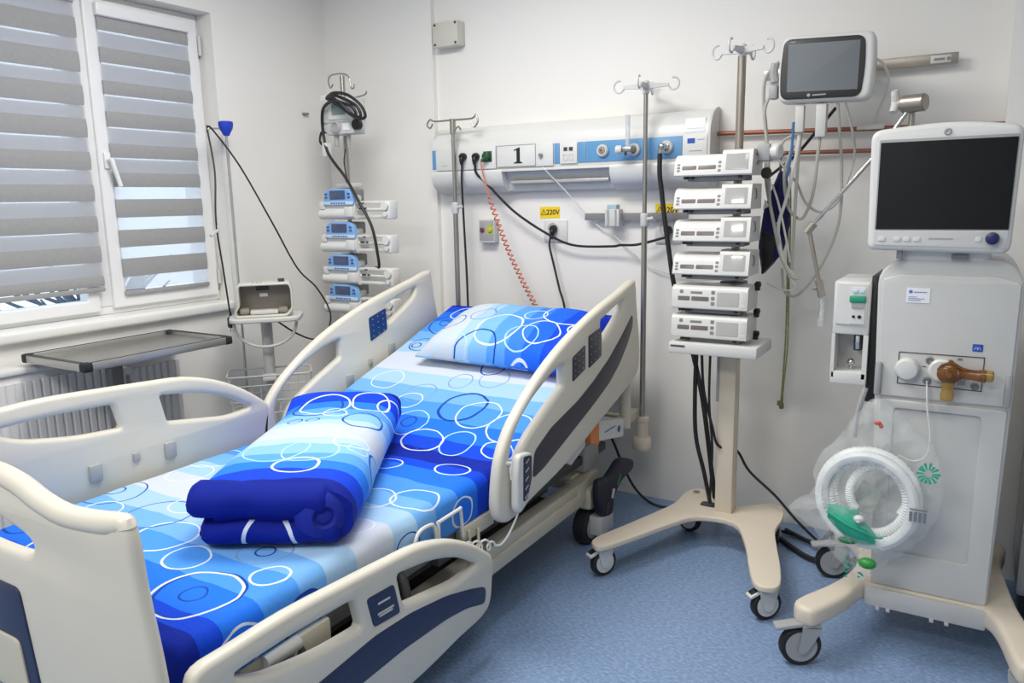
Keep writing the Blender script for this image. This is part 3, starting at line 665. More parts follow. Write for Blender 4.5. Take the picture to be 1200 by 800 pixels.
def side_rail(x, kind, dy=0.0, dz=0.0, out=1):
    sh = lambda L: [(a+dy, b+dz) for a, b in L]
    xo = x + out*0.0195
    if kind == 'head':
        h1 = rpoly(HEAD_H1, [0.012]*2+[0.05]*9, 3); h2 = rpoly(HEAD_H2, [0.01, 0.05, 0.012, 0.03, 0.05, 0.05, 0.012], 3)
        r = xplate([sh(sm(HEAD_OUT)), sh(h1), sh(h2)], x, 0.038, 0.0145).obj('side_rail', m_ivory, bed)
        g = xplate([sh(rpoly(HEAD_STR, 0.02, 3))], xo, 0.0035, 0.001); g.obj('stripe', m_slate, r)
        xk = xo
        for nm, pts in ((('control_panel', [(2.387, 0.853), (2.489, 0.882), (2.488, 0.793), (2.386, 0.765)]), ('control_panel', [(2.517, 0.909), (2.627, 0.926), (2.627, 0.816), (2.517, 0.788)])) if out > 0 else (('control_panel', [(2.507, 0.904), (2.620, 0.934), (2.626, 0.838), (2.513, 0.800)]),)):
            for s_ in ((1,) if out > 0 else (1, -1)):
                kp = xplate([sh(rpoly(pts, 0.008, 2))], x + s_*out*0.0195, 0.004, 0.001).obj(nm, m_dblue if s_*out < 0 or out < 0 else m_slate, r)
                u_ = Vector((0, pts[1][0]-pts[0][0], pts[1][1]-pts[0][1])); v_ = Vector((0, pts[3][0]-pts[0][0], pts[3][1]-pts[0][1])); o_ = Vector((x + s_*out*0.022, pts[0][0]+dy, pts[0][1]+dz))
                g = G()
                for i in range(3):
                    for j in range(4):
                        c_ = o_ + u_*(0.2+0.3*i) + v_*(0.14+0.24*j)
                        g.box(c_, (0.0008, 0.006, 0.0035))
                g.obj('key_symbols', m_grey, kp, kind='stuff')
    else:
        r = xplate([sh(sm(FOOT_OUT)), sh(rpoly(FOOT_HA, [0.03, 0.1, 0.014, 0.014, 0.08, 0.08], 3)), sh(rpoly(FOOT_HB, [0.012, 0.06, 0.06, 0.014, 0.05, 0.06, 0.012], 3))], x, 0.038, 0.0145).obj('side_rail', m_ivory, bed)
        xplate([sh(rpoly(FOOT_STR, 0.02, 3))], xo, 0.0035, 0.001).obj('stripe', m_navy, r)
        lp_ = xplate([sh(rpoly([(1.285, 0.463), (1.386, 0.457), (1.406, 0.370), (1.306, 0.379)], 0.01, 2))], xo, 0.004, 0.001).obj('label_panel', m_navy, r)
        g = G()
        for yy, zz, w_ in ((1.345, 0.432, 0.045), (1.35, 0.405, 0.06), (1.35, 0.398, 0.05)): g.box((xo+out*0.003, yy+dy, zz+dz), (0.001, w_, 0.005), rot=Matrix.Rotation(R(-4), 3, 'X'))
        g.obj('label_print', m_lgrey, lp_)
    # inner clips that face the mattress
    xi = x - out*0.021
    pos = [(2.369, 0.655), (2.647, 0.745)] if kind == 'head' else [(1.165, 0.285), (1.42, 0.285)]
    for yy, zz in pos: G().box((xi, yy+dy, zz+dz), (0.02, 0.04, 0.055), 0.006).obj('rail_clip', m_grey, r)
    yy, zz = (2.502, 0.712) if kind == 'head' else (1.30, 0.295)
    G().box((xi, yy+dy, zz+dz), (0.014, 0.022, 0.03), 0.004).obj('rail_clip', m_grey, r)
    return r
RXP, LXP = -1.225, -2.275
rhr = side_rail(RXP, 'head', out=1)
rfr = side_rail(RXP, 'foot', out=1)
lhr = side_rail(LXP, 'head', dy=0.01, dz=0.006, out=-1)
lfr = side_rail(LXP, 'foot', dy=0.095, dz=0.325, out=-1)
# swing arms that hold the rails
for x, s in ((RXP, 1), (LXP, -1)):
    dy, dz = (0, 0) if s > 0 else (0.095, 0.325)
    for yy in ((1.12, 1.50) if s > 0 else ()):
        g = G(); g.tube([(x-s*0.12, yy+0.03, 0.40), (x-s*0.06, yy+0.02, 0.38), (x-s*0.03, yy+dy, 0.25+dz)], 0.014, 10, 4); g.obj('rail_arm', m_dgrey, bed)
    for yy in (2.30, 2.66):
        zb = 0.50 + (yy-2.03)*0.33-0.05
        g = G(); g.tube([(x-s*0.12, yy, zb), (x-s*0.05, yy, zb), (x-s*0.02, yy, zb+0.06)], 0.014, 10, 4); g.obj('rail_arm', m_ivory2, bed)

# footboard
FB = 0.765
half = [(0.0, 0.872), (0.10, 0.862), (0.18, 0.839), (0.275, 0.826), (0.395, 0.837), (0.455, 0.848), (0.474, 0.838), (0.484, 0.80), (0.495, 0.70), (0.522, 0.54), (0.528, 0.40), (0.51, 0.33), (0.45, 0.315), (0.2, 0.31), (0.0, 0.31)]
fo = half + [(-a, b) for a, b in reversed(half[1:-1])]
hh = [(0.0, 0.772), (0.09, 0.757), (0.142, 0.742), (0.15, 0.725), (0.12, 0.707), (0.0, 0.702)]
ho = hh + [(-a, b) for a, b in reversed(hh[1:-1])]
fb = G().plate([sm(fo, 4), sm(ho, 3)], 0.036, 0.016, (BX, FB, 0), X, Z).obj('footboard', m_ivory, bed)
pn = [(-0.08, 0.622), (0.08, 0.622), (0.117, 0.40), (0.10, 0.36), (-0.10, 0.36), (-0.117, 0.40)]
G().plate([rpoly(pn, 0.02, 4)], 0.006, 0.002, (BX, FB-0.019, 0), X, Z).obj('inset_panel', m_navy, fb)
G().plate([rpoly([(-0.06, 0.50), (0.06, 0.50), (0.08, 0.37), (-0.08, 0.37)], 0.02, 4)], 0.006, 0.002, (BX, FB-0.024, 0), X, Z).obj('control_unit', m_ivory2, fb)
tg = G().tube([(BX-0.462, FB, 0.834)]+[(BX+a, FB, b-0.012) for a, b in [(-0.455, 0.848), (-0.395, 0.837), (-0.275, 0.826), (-0.18, 0.839), (-0.10, 0.862), (0, 0.872), (0.10, 0.862), (0.18, 0.839), (0.275, 0.826), (0.395, 0.837), (0.455, 0.848)]]+[(BX+0.462, FB, 0.828)], [0.016, 0.0185, 0.0205]+[0.023]*14+[0.0205, 0.0185, 0.016], 12, 3)
tg.obj('grip_bar', m_ivory, fb)

# undercarriage
for s in (1, -1):
    x = BX+s*0.42
    g = G(); g.bx(x-0.035, x+0.035, 0.90, 2.66, 0.19, 0.245, 0.008); g.bx(x-0.028, x+0.026, 0.90, 2.66, 0.24, 0.285, 0.008)
    g.prism(rpoly([(2.62, 0.19), (2.70, 0.215), (2.80, 0.25), (2.80, 0.30), (2.70, 0.29), (2.62, 0.285)], 0.012), (x-0.032, 0, 0), Y, Z, X*0.064)
    g.prism(rpoly([(0.94, 0.19), (0.86, 0.215), (0.76, 0.25), (0.76, 0.30), (0.86, 0.29), (0.94, 0.285)], 0.012), (x-0.032, 0, 0), Y, Z, X*0.064)
    g.obj('base_beam', m_ivory2, bed)
g = G(); g.bx(BX-0.40, BX+0.40, 2.66, 2.76, 0.24, 0.30, 0.008); g.obj('base_crossbar', m_ivory2, bed)
g = G(); g.bx(BX-0.40, BX+0.40, 0.80, 0.90, 0.24, 0.30, 0.008); g.obj('base_crossbar', m_ivory2, bed)
g = G(); g.bx(BX-0.36, BX+0.36, 1.0, 2.55, 0.20, 0.245, 0.015); g.obj('base_cover', m_dgrey, bed)
g = G(); g.bx(BX-0.05, BX+0.33, 1.95, 2.60, 0.245, 0.275, 0.012); g.obj('base_tray', m_mgrey, bed)  # greyed to put the under-bed shade into its colour
for yy in (1.15, 2.35):
    g = G(); g.bx(BX-0.12, BX+0.12, yy-0.10, yy+0.10, 0.245, 0.36, 0.01); g.obj('lift_column', m_ivory2, bed)
# mattress platform
g = G(); g.bx(BX-0.435, BX+0.435, 0.80, 2.03, 0.36, 0.415, 0.01); g.obj('seat_platform', m_mgrey, bed)  # grey instead of beige: shade under the lowered rail put into the colour
bt = math.atan(0.33)
g = G(); g.box((BX, 2.03+0.53*math.cos(bt)+0.045, 0.39+0.53*math.sin(bt)), (0.87, 1.06, 0.05), 0.01, rot=Matrix.Rotation(bt, 3, 'X')); g.obj('back_platform', m_ivory2, bed)
g = G(); g.box((BX, 2.62, 0.41), (0.06, 0.30, 0.05), 0.01, rot=Matrix.Rotation(R(38), 3, 'X')); g.bx(BX-0.03, BX+0.03, 2.1, 2.56, 0.31, 0.36, 0.01); g.obj('back_actuator', m_dgrey, bed)
g = G(); g.bx(BX+0.36, BX+0.42, 1.0, 2.95, 0.335, 0.372, 0.006); g.bx(BX-0.42, BX-0.36, 1.0, 2.95, 0.335, 0.372, 0.006); g.obj('carrier_beam', m_dgrey, bed)  # dark grey carries the shade seen through the rail openings
# boxes under the lowered rail
g = G(); g.bx(BX+0.41, BX+0.47, 1.12, 1.24, 0.27, 0.42, 0.008); g.obj('rail_bracket', m_ivory2, bed)
g = G(); g.bx(BX+0.40, BX+0.455, 0.98, 1.06, 0.30, 0.42, 0.008); g.obj('rail_bracket', m_ivory2, bed)
g = G(); g.cyl((BX+0.46, 1.04, 0.405), (BX+0.46, 1.14, 0.405), 0.018); g.obj('bracket_pin', m_lgrey, bed)
g = G(); g.bx(BX+0.40, BX+0.45, 1.46, 1.50, 0.24, 0.42, 0.005); g.obj('rail_bracket', m_dgrey, bed)
# control box with tag
g = G(); g.prism(rpoly([(2.70, 0.535), (2.95, 0.482), (2.95, 0.405), (2.70, 0.455)], 0.01), (-1.33, 0, 0), Y, Z, X*0.08)
cb = g.obj('control_box', m_white, bed)
g = G(); g.prism(rpoly([(2.625, 0.545), (2.70, 0.535), (2.70, 0.440), (2.625, 0.465)], 0.006), (-1.333, 0, 0), Y, Z, X*0.086); g.obj('orange_tag', m_otag, cb)
g = G(); g.prism(rpoly([(2.43, 0.53), (2.60, 0.53), (2.60, 0.46), (2.48, 0.42), (2.43, 0.45)], 0.008), (-1.33, 0, 0), Y, Z, X*0.07); g.obj('cable_holder', m_lgrey, cb)
g = G(); g.cyl((-1.249, 2.90, 0.452), (-1.247, 2.90, 0.452), 0.014); g.bx(-1.2495, -1.248, 2.76, 2.86, 0.472, 0.476); g.obj('logo_mark', m_logo, cb)
# head-end posts, cross beam and bumpers
for s in (1, -1):
    x = BX+s*0.478
    g = G(); g.tube([(x-s*0.005, 3.03, 0.42), (x-s*0.005, 3.03, 0.78)], 0.025, 12); g.obj('head_post', m_ivory, bed)
    g = G(); g.lathe([(0.036, 0), (0.042, 0.008), (0.042, 0.05), (0.036, 0.058), (0.028, 0.06), (0.026, 0.13), (0.03, 0.132), (0.03, 0.15), (0.02, 0.155)], (-1.251 if s > 0 else -2.236, 3.165, 0.285), Z, 24); g.obj('bumper_roller', m_cream, bed)
    g = G(); g.bx(x-0.03, x+0.012, 2.85, 3.16, 0.43, 0.475, 0.01); g.obj('head_bracket', m_ivory2, bed)
g = G(); g.bx(BX-0.47, BX+0.47, 3.01, 3.05, 0.43, 0.475, 0.008); g.bx(BX-0.40, BX+0.40, 2.86, 3.03, 0.36, 0.40, 0.008); g.obj('head_beam', m_ivory2, bed)
G().bx(BX-0.2, BX+0.43, 2.72, 2.86, 0.30, 0.41, 0.01).obj('motor_cover', m_grey, bed)
# casters
for sx in (1, -1):
    for yy in (2.73, 0.86):
        x = BX+sx*0.43
        c = G().lathe([(0.03, -0.03), (0.066, -0.03), (0.074, -0.022), (0.075, 0.022), (0.066, 0.03), (0.03, 0.03)], (x, yy, 0.075), X, 28).obj('caster', m_rubber, bed)
        G().lathe([(0.02, -0.034), (0.048, -0.034), (0.05, 0.034), (0.02, 0.034)], (x, yy, 0.075), X, 20).obj('hub', m_grey, c)
        G().bx(x-0.045, x+0.045, yy-0.045, yy+0.045, 0.155, 0.25, 0.02).obj('caster_housing', m_ivory2, c)
g = G()
pd = [(3.03, 0.262), (3.01, 0.288), (2.90, 0.322), (2.84, 0.305), (2.77, 0.285), (2.69, 0.295), (2.672, 0.24), (2.70, 0.145), (2.80, 0.115), (2.825, 0.18), (2.90, 0.225), (3.01, 0.238)]
g.plate([sm(pd, 3)], 0.038, 0.012, (-1.249, 0, 0), Y, Z); pdl = g.obj('brake_pedal', m_pedal, bed)
G().box((-1.229, 2.80, 0.205), (0.002, 0.022, 0.04), rot=Matrix.Rotation(R(-25), 3, 'X')).obj('pedal_mark', m_lgrey, pdl)
G().box((-1.229, 2.745, 0.16), (0.002, 0.008, 0.05), rot=Matrix.Rotation(R(-20), 3, 'X')).obj('pedal_mark', m_red, pdl)
G().box((-1.229, 2.86, 0.245), (0.002, 0.008, 0.05), rot=Matrix.Rotation(R(-45), 3, 'X')).obj('pedal_mark', m_gmask, pdl)
G().bx(-1.30, -1.235, 2.70, 2.82, 0.05, 0.13, 0.006).obj('pedal_base', m_lgrey, bed)
# bent wire mattress holders on the right edge
for pts in ([(1.545, 0.43), (1.561, 0.482), (1.58, 0.505), (1.62, 0.508), (1.648, 0.495), (1.66, 0.43)], [(1.667, 0.43), (1.668, 0.495), (1.672, 0.50), (1.773, 0.502), (1.778, 0.498), (1.787, 0.41)]):
    G().tube([(-1.272, a, b) for a, b in pts], 0.0055, 8, 3).obj('mattress_holder', m_white, bed)
g = G(); g.bx(-1.31, -1.285, 1.80, 1.98, 0.375, 0.425, 0.004); g.tube([(-1.28, 1.83, 0.41), (-1.275, 1.83, 0.36), (-1.275, 1.87, 0.35), (-1.28, 1.88, 0.40)], 0.005, 8, 3); g.obj('frame_hook', m_ivory2, bed)
g = G(); g.bx(-1.30, -1.27, 1.66, 1.76, 0.365, 0.40, 0.004); g.obj('frame_hook', m_dgrey, bed)

# handset clipped to the right head rail
hs = thing('bed_handset', 'white bed handset with dark keypad clipped on the near head rail', 'remote', (-1.185, 1.99, 0.44))
ho_ = [(1.955, 0.63), (2.035, 0.618), (2.04, 0.56), (2.034, 0.52), (2.0, 0.455), (1.955, 0.437), (1.937, 0.46), (1.942, 0.56)]
xplate([rpoly(ho_, 0.018, 3)], -1.183, 0.026, 0.008).obj('shell', m_white, hs)
kp = xplate([rpoly([(1.978, 0.618), (2.028, 0.610), (2.027, 0.535), (1.998, 0.475), (1.972, 0.472)], 0.01, 3)], -1.1695, 0.002, 0.0006).obj('keypad', m_navy, hs)
g = G()
for k in range(5): g.box((-1.1683, 2.000-k*0.002, 0.598-k*0.028), (0.0008, 0.022, 0.004), rot=Matrix.Rotation(R(25), 3, 'X'))
g.obj('key_symbols', m_lgrey, kp)
G().tube([(-1.20, 1.95, 0.60), (-1.215, 1.93, 0.605), (-1.222, 1.915, 0.60)], 0.008, 8, 3).obj('hook', m_white, hs)
pts = [Vector(p) for p in crom([(-1.183, 1.965, 0.442), (-1.19, 1.955, 0.415), (-1.20, 1.93, 0.375), (-1.21, 1.90, 0.352), (-1.22, 1.88, 0.355)], 4)]
a, b = Vector((-1.22, 1.88, 0.360)), Vector((-1.30, 1.70, 0.39))
for i in range(60):
    t_ = i/60; p = a.lerp(b, t_); w = 2*math.pi*i/9
    pts.append(p+Vector((0.006*math.cos(w), 0.010*math.cos(w), 0.018*math.sin(w)))*min(1, i/5))
G().tube(pts, 0.0035, 6).obj('coiled_cable', m_white, hs)

# ---------------------------------------------------------------- mattress under a fitted sheet
def uv_mesh(name, rows, uvs, material, closed=False, parent=None, smooth=50, **kw):
    """Grid rows -> mesh with a UV map in metres."""
    bm = bmesh.new(); ul = bm.loops.layers.uv.new('UVMap')
    V = [[bm.verts.new(p) for p in r] for r in rows]
    for i in range(len(rows)-1):
        n = len(rows[i])
        for j in range(n if closed else n-1):
            j2 = (j+1) % n
            f = bm.faces.new((V[i][j], V[i][j2], V[i+1][j2], V[i+1][j]))
            q = [uvs[i][j], uvs[i][j+1], uvs[i+1][j+1], uvs[i+1][j]]
            for l, c in zip(f.loops, q): l[ul].uv = c
    if closed:
        for r, u, rev in ((0, uvs[0], True), (-1, uvs[-1], False)):
            idx = list(range(len(V[r])));  idx = idx[::-1] if rev else idx
            f = bm.faces.new([V[r][k] for k in idx])
            for l, k in zip(f.loops, idx): l[ul].uv = u[k]
    g = G(); g.bm.free(); g.bm = bm
    return g.obj(name, material, parent, smooth=smooth, **kw)

SHEET_RINGS = []
def fr(x, y, r, th, c, e=1.0): SHEET_RINGS.append((x+1.75, y-0.83, r, r*e, th, c))
def br(x, vb, r, th, c, e=1.0): SHEET_RINGS.append((x+1.75, 1.20+vb, r, r*e, th, c))
fr(-1.427, 1.0, 0.098, 0.006, 'n'); fr(-1.433, 0.993, 0.1, 0.006, 'w'); fr(-1.435, 0.995, 0.03, 0.004, 'n')
fr(-1.596, 1.096, 0.058, 0.0045, 'w'); fr(-1.76, 1.15, 0.088, 0.0055, 'w'); fr(-1.352, 1.134, 0.045, 0.005, 'w')
fr(-1.46, 1.219, 0.024, 0.004, 'n'); fr(-1.46, 1.219, 0.065, 0.0035, 'g'); fr(-1.907, 1.235, 0.095, 0.004, 'n')
fr(-2.19, 1.278, 0.03, 0.004, 'n'); fr(-2.18, 1.275, 0.088, 0.0035, 'n'); fr(-2.09, 1.183, 0.055, 0.004, 'w')
fr(-1.891, 1.32, 0.055, 0.004, 'w'); fr(-2.12, 1.492, 0.07, 0.004, 'w'); fr(-2.17, 1.63, 0.09, 0.004, 'w')
fr(-1.347, 1.675, 0.07, 0.005, 'w'); fr(-1.46, 1.62, 0.07, 0.0045, 'w'); fr(-1.36, 1.44, 0.05, 0.004, 'w'); fr(-1.40, 1.93, 0.06, 0.006, 'w', 0.8)
fr(-1.215, 1.81, 0.045, 0.005, 'w', 1.2); fr(-1.2, 1.55, 0.05, 0.004, 'n'); fr(-1.20, 0.98, 0.06, 0.005, 'w'); fr(-1.19, 1.17, 0.06, 0.008, 'n'); fr(-1.62, 1.87, 0.05, 0.005, 'w')
fr(-2.16, 1.02, 0.06, 0.006, 'n'); fr(-1.62, 0.90, 0.06, 0.004, 'w'); fr(-1.95, 0.98, 0.08, 0.005, 'w')
br(-1.758, 0.145, 0.03, 0.005, 'n'); br(-1.758, 0.145, 0.075, 0.004, 'l'); br(-1.613, 0.285, 0.09, 0.008, 'n', 1.1); br(-1.52, 0.25, 0.085, 0.005, 'w')
br(-1.36, 0.20, 0.085, 0.005, 'w'); br(-1.336, 0.075, 0.06, 0.005, 'w', 0.7); br(-1.50, 0.075, 0.06, 0.0045, 'l', 1.1); br(-1.64, 0.055, 0.085, 0.006, 'w', 0.7)
br(-1.615, 0.03, 0.025, 0.004, 'n'); br(-2.13, 0.69, 0.022, 0.005, 'n'); br(-2.11, 0.70, 0.055, 0.004, 'n'); br(-2.12, 0.91, 0.026, 0.004, 'n'); br(-2.09, 0.90, 0.095, 0.005, 'n')
br(-1.735, 0.456, 0.048, 0.004, 'g', 1.1); br(-1.598, 0.50, 0.06, 0.004, 'g'); br(-1.85, 0.338, 0.065, 0.004, 'g'); br(-1.86, 0.28, 0.055, 0.004, 'w'); br(-1.65, 0.57, 0.05, 0.005, 'n'); br(-2.06, 0.40, 0.07, 0.004, 'w'); br(-1.32, 0.95, 0.08, 0.005, 'w'); br(-2.08, 1.02, 0.06, 0.005, 'w')
m_sheet = print_mat('printed_sheet', BANDS, 1, 0.585, 0.0, SHEET_RINGS)

TH, HW, MX = 0.135, 0.472, -1.760
stations = []
L1, L2 = 1.20, 1.11
for i in range(60):
    v = (L1+L2)*i/59
    a = bt*max(0, min(1, (v-(L1-0.08))/0.16)); stations.append([v, 0, 0, a])
yy, zz = 0.83, 0.555
for i, s in enumerate(stations):
    if i: dv = s[0]-stations[i-1][0]; am = (s[3]+stations[i-1][3])/2; yy += dv*math.cos(am); zz += dv*math.sin(am)
    s[1], s[2] = yy, zz
def mcross(ins, drop):
    r = 0.035; pts = []
    w = HW-ins; top = -drop
    pts.append((-w+0.01, -TH)); pts.append((-w, -TH+0.02))
    for k in range(5): t = math.pi*(1-0.5*k/4)-0; pts.append((-w+r+r*math.cos(t), top-r+r*math.sin(t)))
    for k in range(1, 24): pts.append((-w+r+(2*w-2*r)*k/24, top))
    for k in range(5): t = math.pi/2*(1-k/4); pts.append((w-r+r*math.cos(t), top-r+r*math.sin(t)))
    pts.append((w, -TH+0.02)); pts.append((w-0.01, -TH))
    return pts
rows, uvs = [], []
ext = [(-0.0, 0.06, 0.03), (0.0, 0.012, 0.008)]
seq = [(stations[0], 0.03, 0.05, 0.0), (stations[0], 0.012, 0.014, 0.004), (stations[0], 0.0, 0.0, 0.02)] + [(s, 0, 0, 0) for s in stations[2:-1]] + [(stations[-1], 0.0, 0.0, -0.01), (stations[-1], 0.012, 0.014, 0.0)]
for s, ins, drop, adv in seq:
    v, y_, z_, a = s; ny, nz = -math.sin(a), math.cos(a)
    cs = mcross(ins, drop); row = []; uu = []
    arc = 0; prev = None; cum = []
    for p in cs:
        if prev: arc += math.hypot(p[0]-prev[0], p[1]-prev[1])
        cum.append(arc); prev = p
    for k, (x_, h_) in enumerate(cs):
        wv = 0.0
        if h_ > -0.03:
            wv = 0.006*noise.noise(Vector((x_*4, v*4, 0))) + 0.003*noise.noise(Vector((x_*11, v*9, 3)))
            wv -= 0.012*math.exp(-((v-L1)/0.06)**2)
        else: wv = 0
        bul = 0.006*noise.noise(Vector((x_, v*7, h_*10))) if h_ <= -0.03 else 0
        hh_ = h_+wv
        row.append((MX+x_+(bul if x_ > 0 else -bul), y_+adv*math.cos(a)+ny*hh_, z_+adv*math.sin(a)+nz*hh_)); uu.append((cum[k]-arc/2, v+(drop*-1.0 if s is stations[0] else 0)))
    uu.append((arc/2+0.9, v)); rows.append(row); uvs.append(uu)
uv_mesh('mattress', rows, uvs, m_sheet, closed=True, label='mattress under a blue and white fitted sheet printed with rings', cat='mattress')

# ---------------------------------------------------------------- pillow
P_R = [(-0.03, -0.01, 0.10, 0.006, 'w'), (-0.17, 0.095, 0.06, 0.0045, 'g'), (-0.29, 0.035, 0.05, 0.004, 'n'), (0.075, 0.115, 0.05, 0.004, 'w'), (0.17, -0.01, 0.075, 0.0045, 'w'), (0.105, -0.055, 0.07, 0.0045, 'l'),
       (-0.085, -0.13, 0.095, 0.006, 'n'), (0.20, 0.16, 0.10, 0.005, 'w'), (0.13, -0.20, 0.06, 0.006, 'w'), (0.31, 0.05, 0.05, 0.005, 'w'), (-0.33, -0.10, 0.06, 0.004, 'l'), (-0.20, -0.13, 0.07, 0.004, 'l'), (-0.08, 0.18, 0.07, 0.004, 'g')]
P_R = [(u, v-0.065, r, r, t, c) for u, v, r, t, c in P_R]
PB = [(0, (196, 206, 218)), (0.24, (164, 198, 230)), (0.34, (124, 180, 236)), (0.46, (86, 154, 236)), (0.58, (56, 126, 234)), (0.68, (28, 100, 228)), (0.80, (12, 72, 212)), (0.92, (8, 42, 166))]
m_pillow = print_mat('printed_pillowcase', PB, 0, 0.74, 0.37, P_R, pingpong=False)
PW, PH, PT = 0.37, 0.225, 0.082
def cushion(name, cx, v0, off, rot, mt, label, cat):
    n, m_ = 28, 18
    top, bot, tu = [], [], []
    for j in range(m_+1):
        ra, rb, ru = [], [], []
        for i in range(n+1):
            a = -1+2*i/n; b = -1+2*j/m_
            edge = (1-abs(a)**3.2)*(1-abs(b)**2.8); t = PT*max(0, edge)**0.5
            pin = 1-0.05*(1-abs(a)**2)*0 
            uu = PW*a*(1-0.035*(1-a*a)*0-0.04*(b*b)*(abs(a)**4)*-0.6); vv = PH*b*(1-0.045*(1-abs(a)**2)+0.0)
            wr = 0.010*noise.noise(Vector((a*2.2, b*2, 1.3)))+0.004*noise.noise(Vector((a*6, b*5, 5)))
            ra.append((uu, vv, t*1.15+wr*min(1, edge*2)+0.005)); rb.append((uu, vv, -t*0.5-0.004)); ru.append((uu, vv))
        top.append(ra); bot.append(rb); tu.append(ru)
    a = bt
    def place(p):
        u, v, w = p
        u, v = u*math.cos(rot)-v*math.sin(rot), u*math.sin(rot)+v*math.cos(rot)
        vv = v0+v; return (cx+u, 2.03+vv*math.cos(a)-(w+off)*math.sin(a), 0.555+vv*math.sin(a)+(w+off)*math.cos(a))
    bm = bmesh.new(); ul = bm.loops.layers.uv.new('UVMap')
    VT = [[bm.verts.new(place(p)) for p in r] for r in top]; VB = [[bm.verts.new(place(p)) for p in r] for r in bot]
    def quad(vs_, us):
        f = bm.faces.new(vs_)
        for l, c in zip(f.loops, us): l[ul].uv = c
    for j in range(m_):
        for i in range(n):
            us = [tu[j][i], tu[j][i+1], tu[j+1][i+1], tu[j+1][i]]
            quad((VT[j][i], VT[j][i+1], VT[j+1][i+1], VT[j+1][i]), us)
            quad((VB[j][i], VB[j+1][i], VB[j+1][i+1], VB[j][i+1]), [us[0], us[3], us[2], us[1]])
    for j in range(m_):
        quad((VT[j][0], VT[j+1][0], VB[j+1][0], VB[j][0]), [tu[j][0]]*4); quad((VT[j][n], VB[j][n], VB[j+1][n], VT[j+1][n]), [tu[j][n]]*4)
    for i in range(n):
        quad((VT[0][i], VB[0][i], VB[0][i+1], VT[0][i+1]), [tu[0][i]]*4); quad((VT[m_][i], VT[m_][i+1], VB[m_][i+1], VB[m_][i]), [tu[m_][i]]*4)
    g = G(); g.bm.free(); g.bm = bm
    return g.obj(name, mt, label=label, cat=cat, smooth=70)
cushion('pillow', -1.625, 0.745, 0.045, R(-1.5), m_pillow, 'plump blue and white pillow with ring print at the head of the bed', 'pillow')

# ---------------------------------------------------------------- folded duvet
D_R = [(0.02, 0.155, 0.06, 0.006, 'w'), (-0.07, 0.29, 0.09, 0.004, 'l'), (0.03, 0.27, 0.075, 0.004, 'l'), (0.13, 0.36, 0.055, 0.005, 'w'), (0.155, 0.30, 0.03, 0.004, 'l'), (-0.11, 0.60, 0.024, 0.004, 'n'), (-0.05, 0.60, 0.02, 0.004, 'n'),
       (-0.07, 0.74, 0.085, 0.006, 'n'), (-0.05, 0.76, 0.085, 0.006, 'w'), (0.01, 0.68, 0.04, 0.004, 'w'), (0.12, 0.61, 0.07, 0.006, 'n'), (0.11, 0.80, 0.07, 0.006, 'w'), (0.20, 0.79, 0.06, 0.005, 'w'), (0.255, 0.30, 0.06, 0.006, 'n'), (0.99, -0.05, 0.065, 0.008, 'w')]
D_R = [(u, v, r, r*1.05, t, c) for u, v, r, t, c in D_R]
DB = [(0, (6, 30, 140)), (0.12, (10, 64, 212)), (0.30, (40, 120, 236)), (0.43, (90, 158, 238)), (0.56, (134, 186, 238)), (0.72, (174, 204, 234)), (0.84, (194, 203, 217))]
m_duvet = print_mat('printed_duvet_cover', DB, 1, 0.48, 0.02, D_R)
duv = thing('folded_duvet', 'thick folded blue duvet with ring print lying across the mattress', 'duvet', (-1.46, 1.24, 0.56), R(31))
prof = [(0.0, 0.0), (0.12, 0.0), (0.165, 0.012), (0.19, 0.045), (0.195, 0.085), (0.18, 0.125), (0.14, 0.152), (0.07, 0.163), (0.0, 0.166), (-0.08, 0.163), (-0.15, 0.155), (-0.192, 0.135), (-0.205, 0.112), (-0.195, 0.090), (-0.15, 0.079), (-0.12, 0.075), (-0.15, 0.070), (-0.175, 0.052), (-0.178, 0.03), (-0.165, 0.01), (-0.12, 0.0)]
prof = [tuple(p) for p in crom(prof, 3, True)]
top_i = max(range(len(prof)), key=lambda i: prof[i][1]-abs(prof[i][0])*0.1)
cum = [0]
for i in range(1, len(prof)+1): cum.append(cum[-1]+math.hypot(prof[i % len(prof)][0]-prof[i-1][0], prof[i % len(prof)][1]-prof[i-1][1]))
rows, uvs = [], []
DL = 0.90
for i in range(41):
    s = DL*i/40; f = i/40
    endf = min(1, (s/0.05)) if s < 0.05 else (min(1, (DL-s)/0.06) if s > DL-0.06 else 1)
    sc = 0.80+0.20*math.sqrt(max(0, 1-(1-endf)**2))
    sag = 0.0
    row = []
    for k, (a, h) in enumerate(prof):
        hm = 0.12 if h > 0.078 else 0.04
        hh_ = hm+(h-hm)*(0.55+0.45*math.sqrt(max(0, 1-(1-endf)**2)))
        wob = 0.008*noise.noise(Vector((a*6, s*5, h*8)))+0.004*noise.noise(Vector((a*15, s*12, 2)))
        thin = 1-0.06*f
        x_ = a*(1.0+0.05*math.sin(f*5+1))*1.0+wob*0.6; z_ = hh_*thin*(1+0.05*noise.noise(Vector((a*3, s*4, 0)))) + (wob if h > 0.1 else 0)
        rise = max(0, s-0.78)*0.30
        row.append((x_, s*1.0, max(z_, 0.0)+rise))
    rows.append(row); uvs.append([(cum[top_i]-cum[k], s) for k in range(len(prof)+1)])
o = uv_mesh('duvet_body', [[tuple(ROOT[duv.name] @ Vector(p)) for p in r] for r in rows], uvs, m_duvet, closed=True, parent=duv, smooth=60)
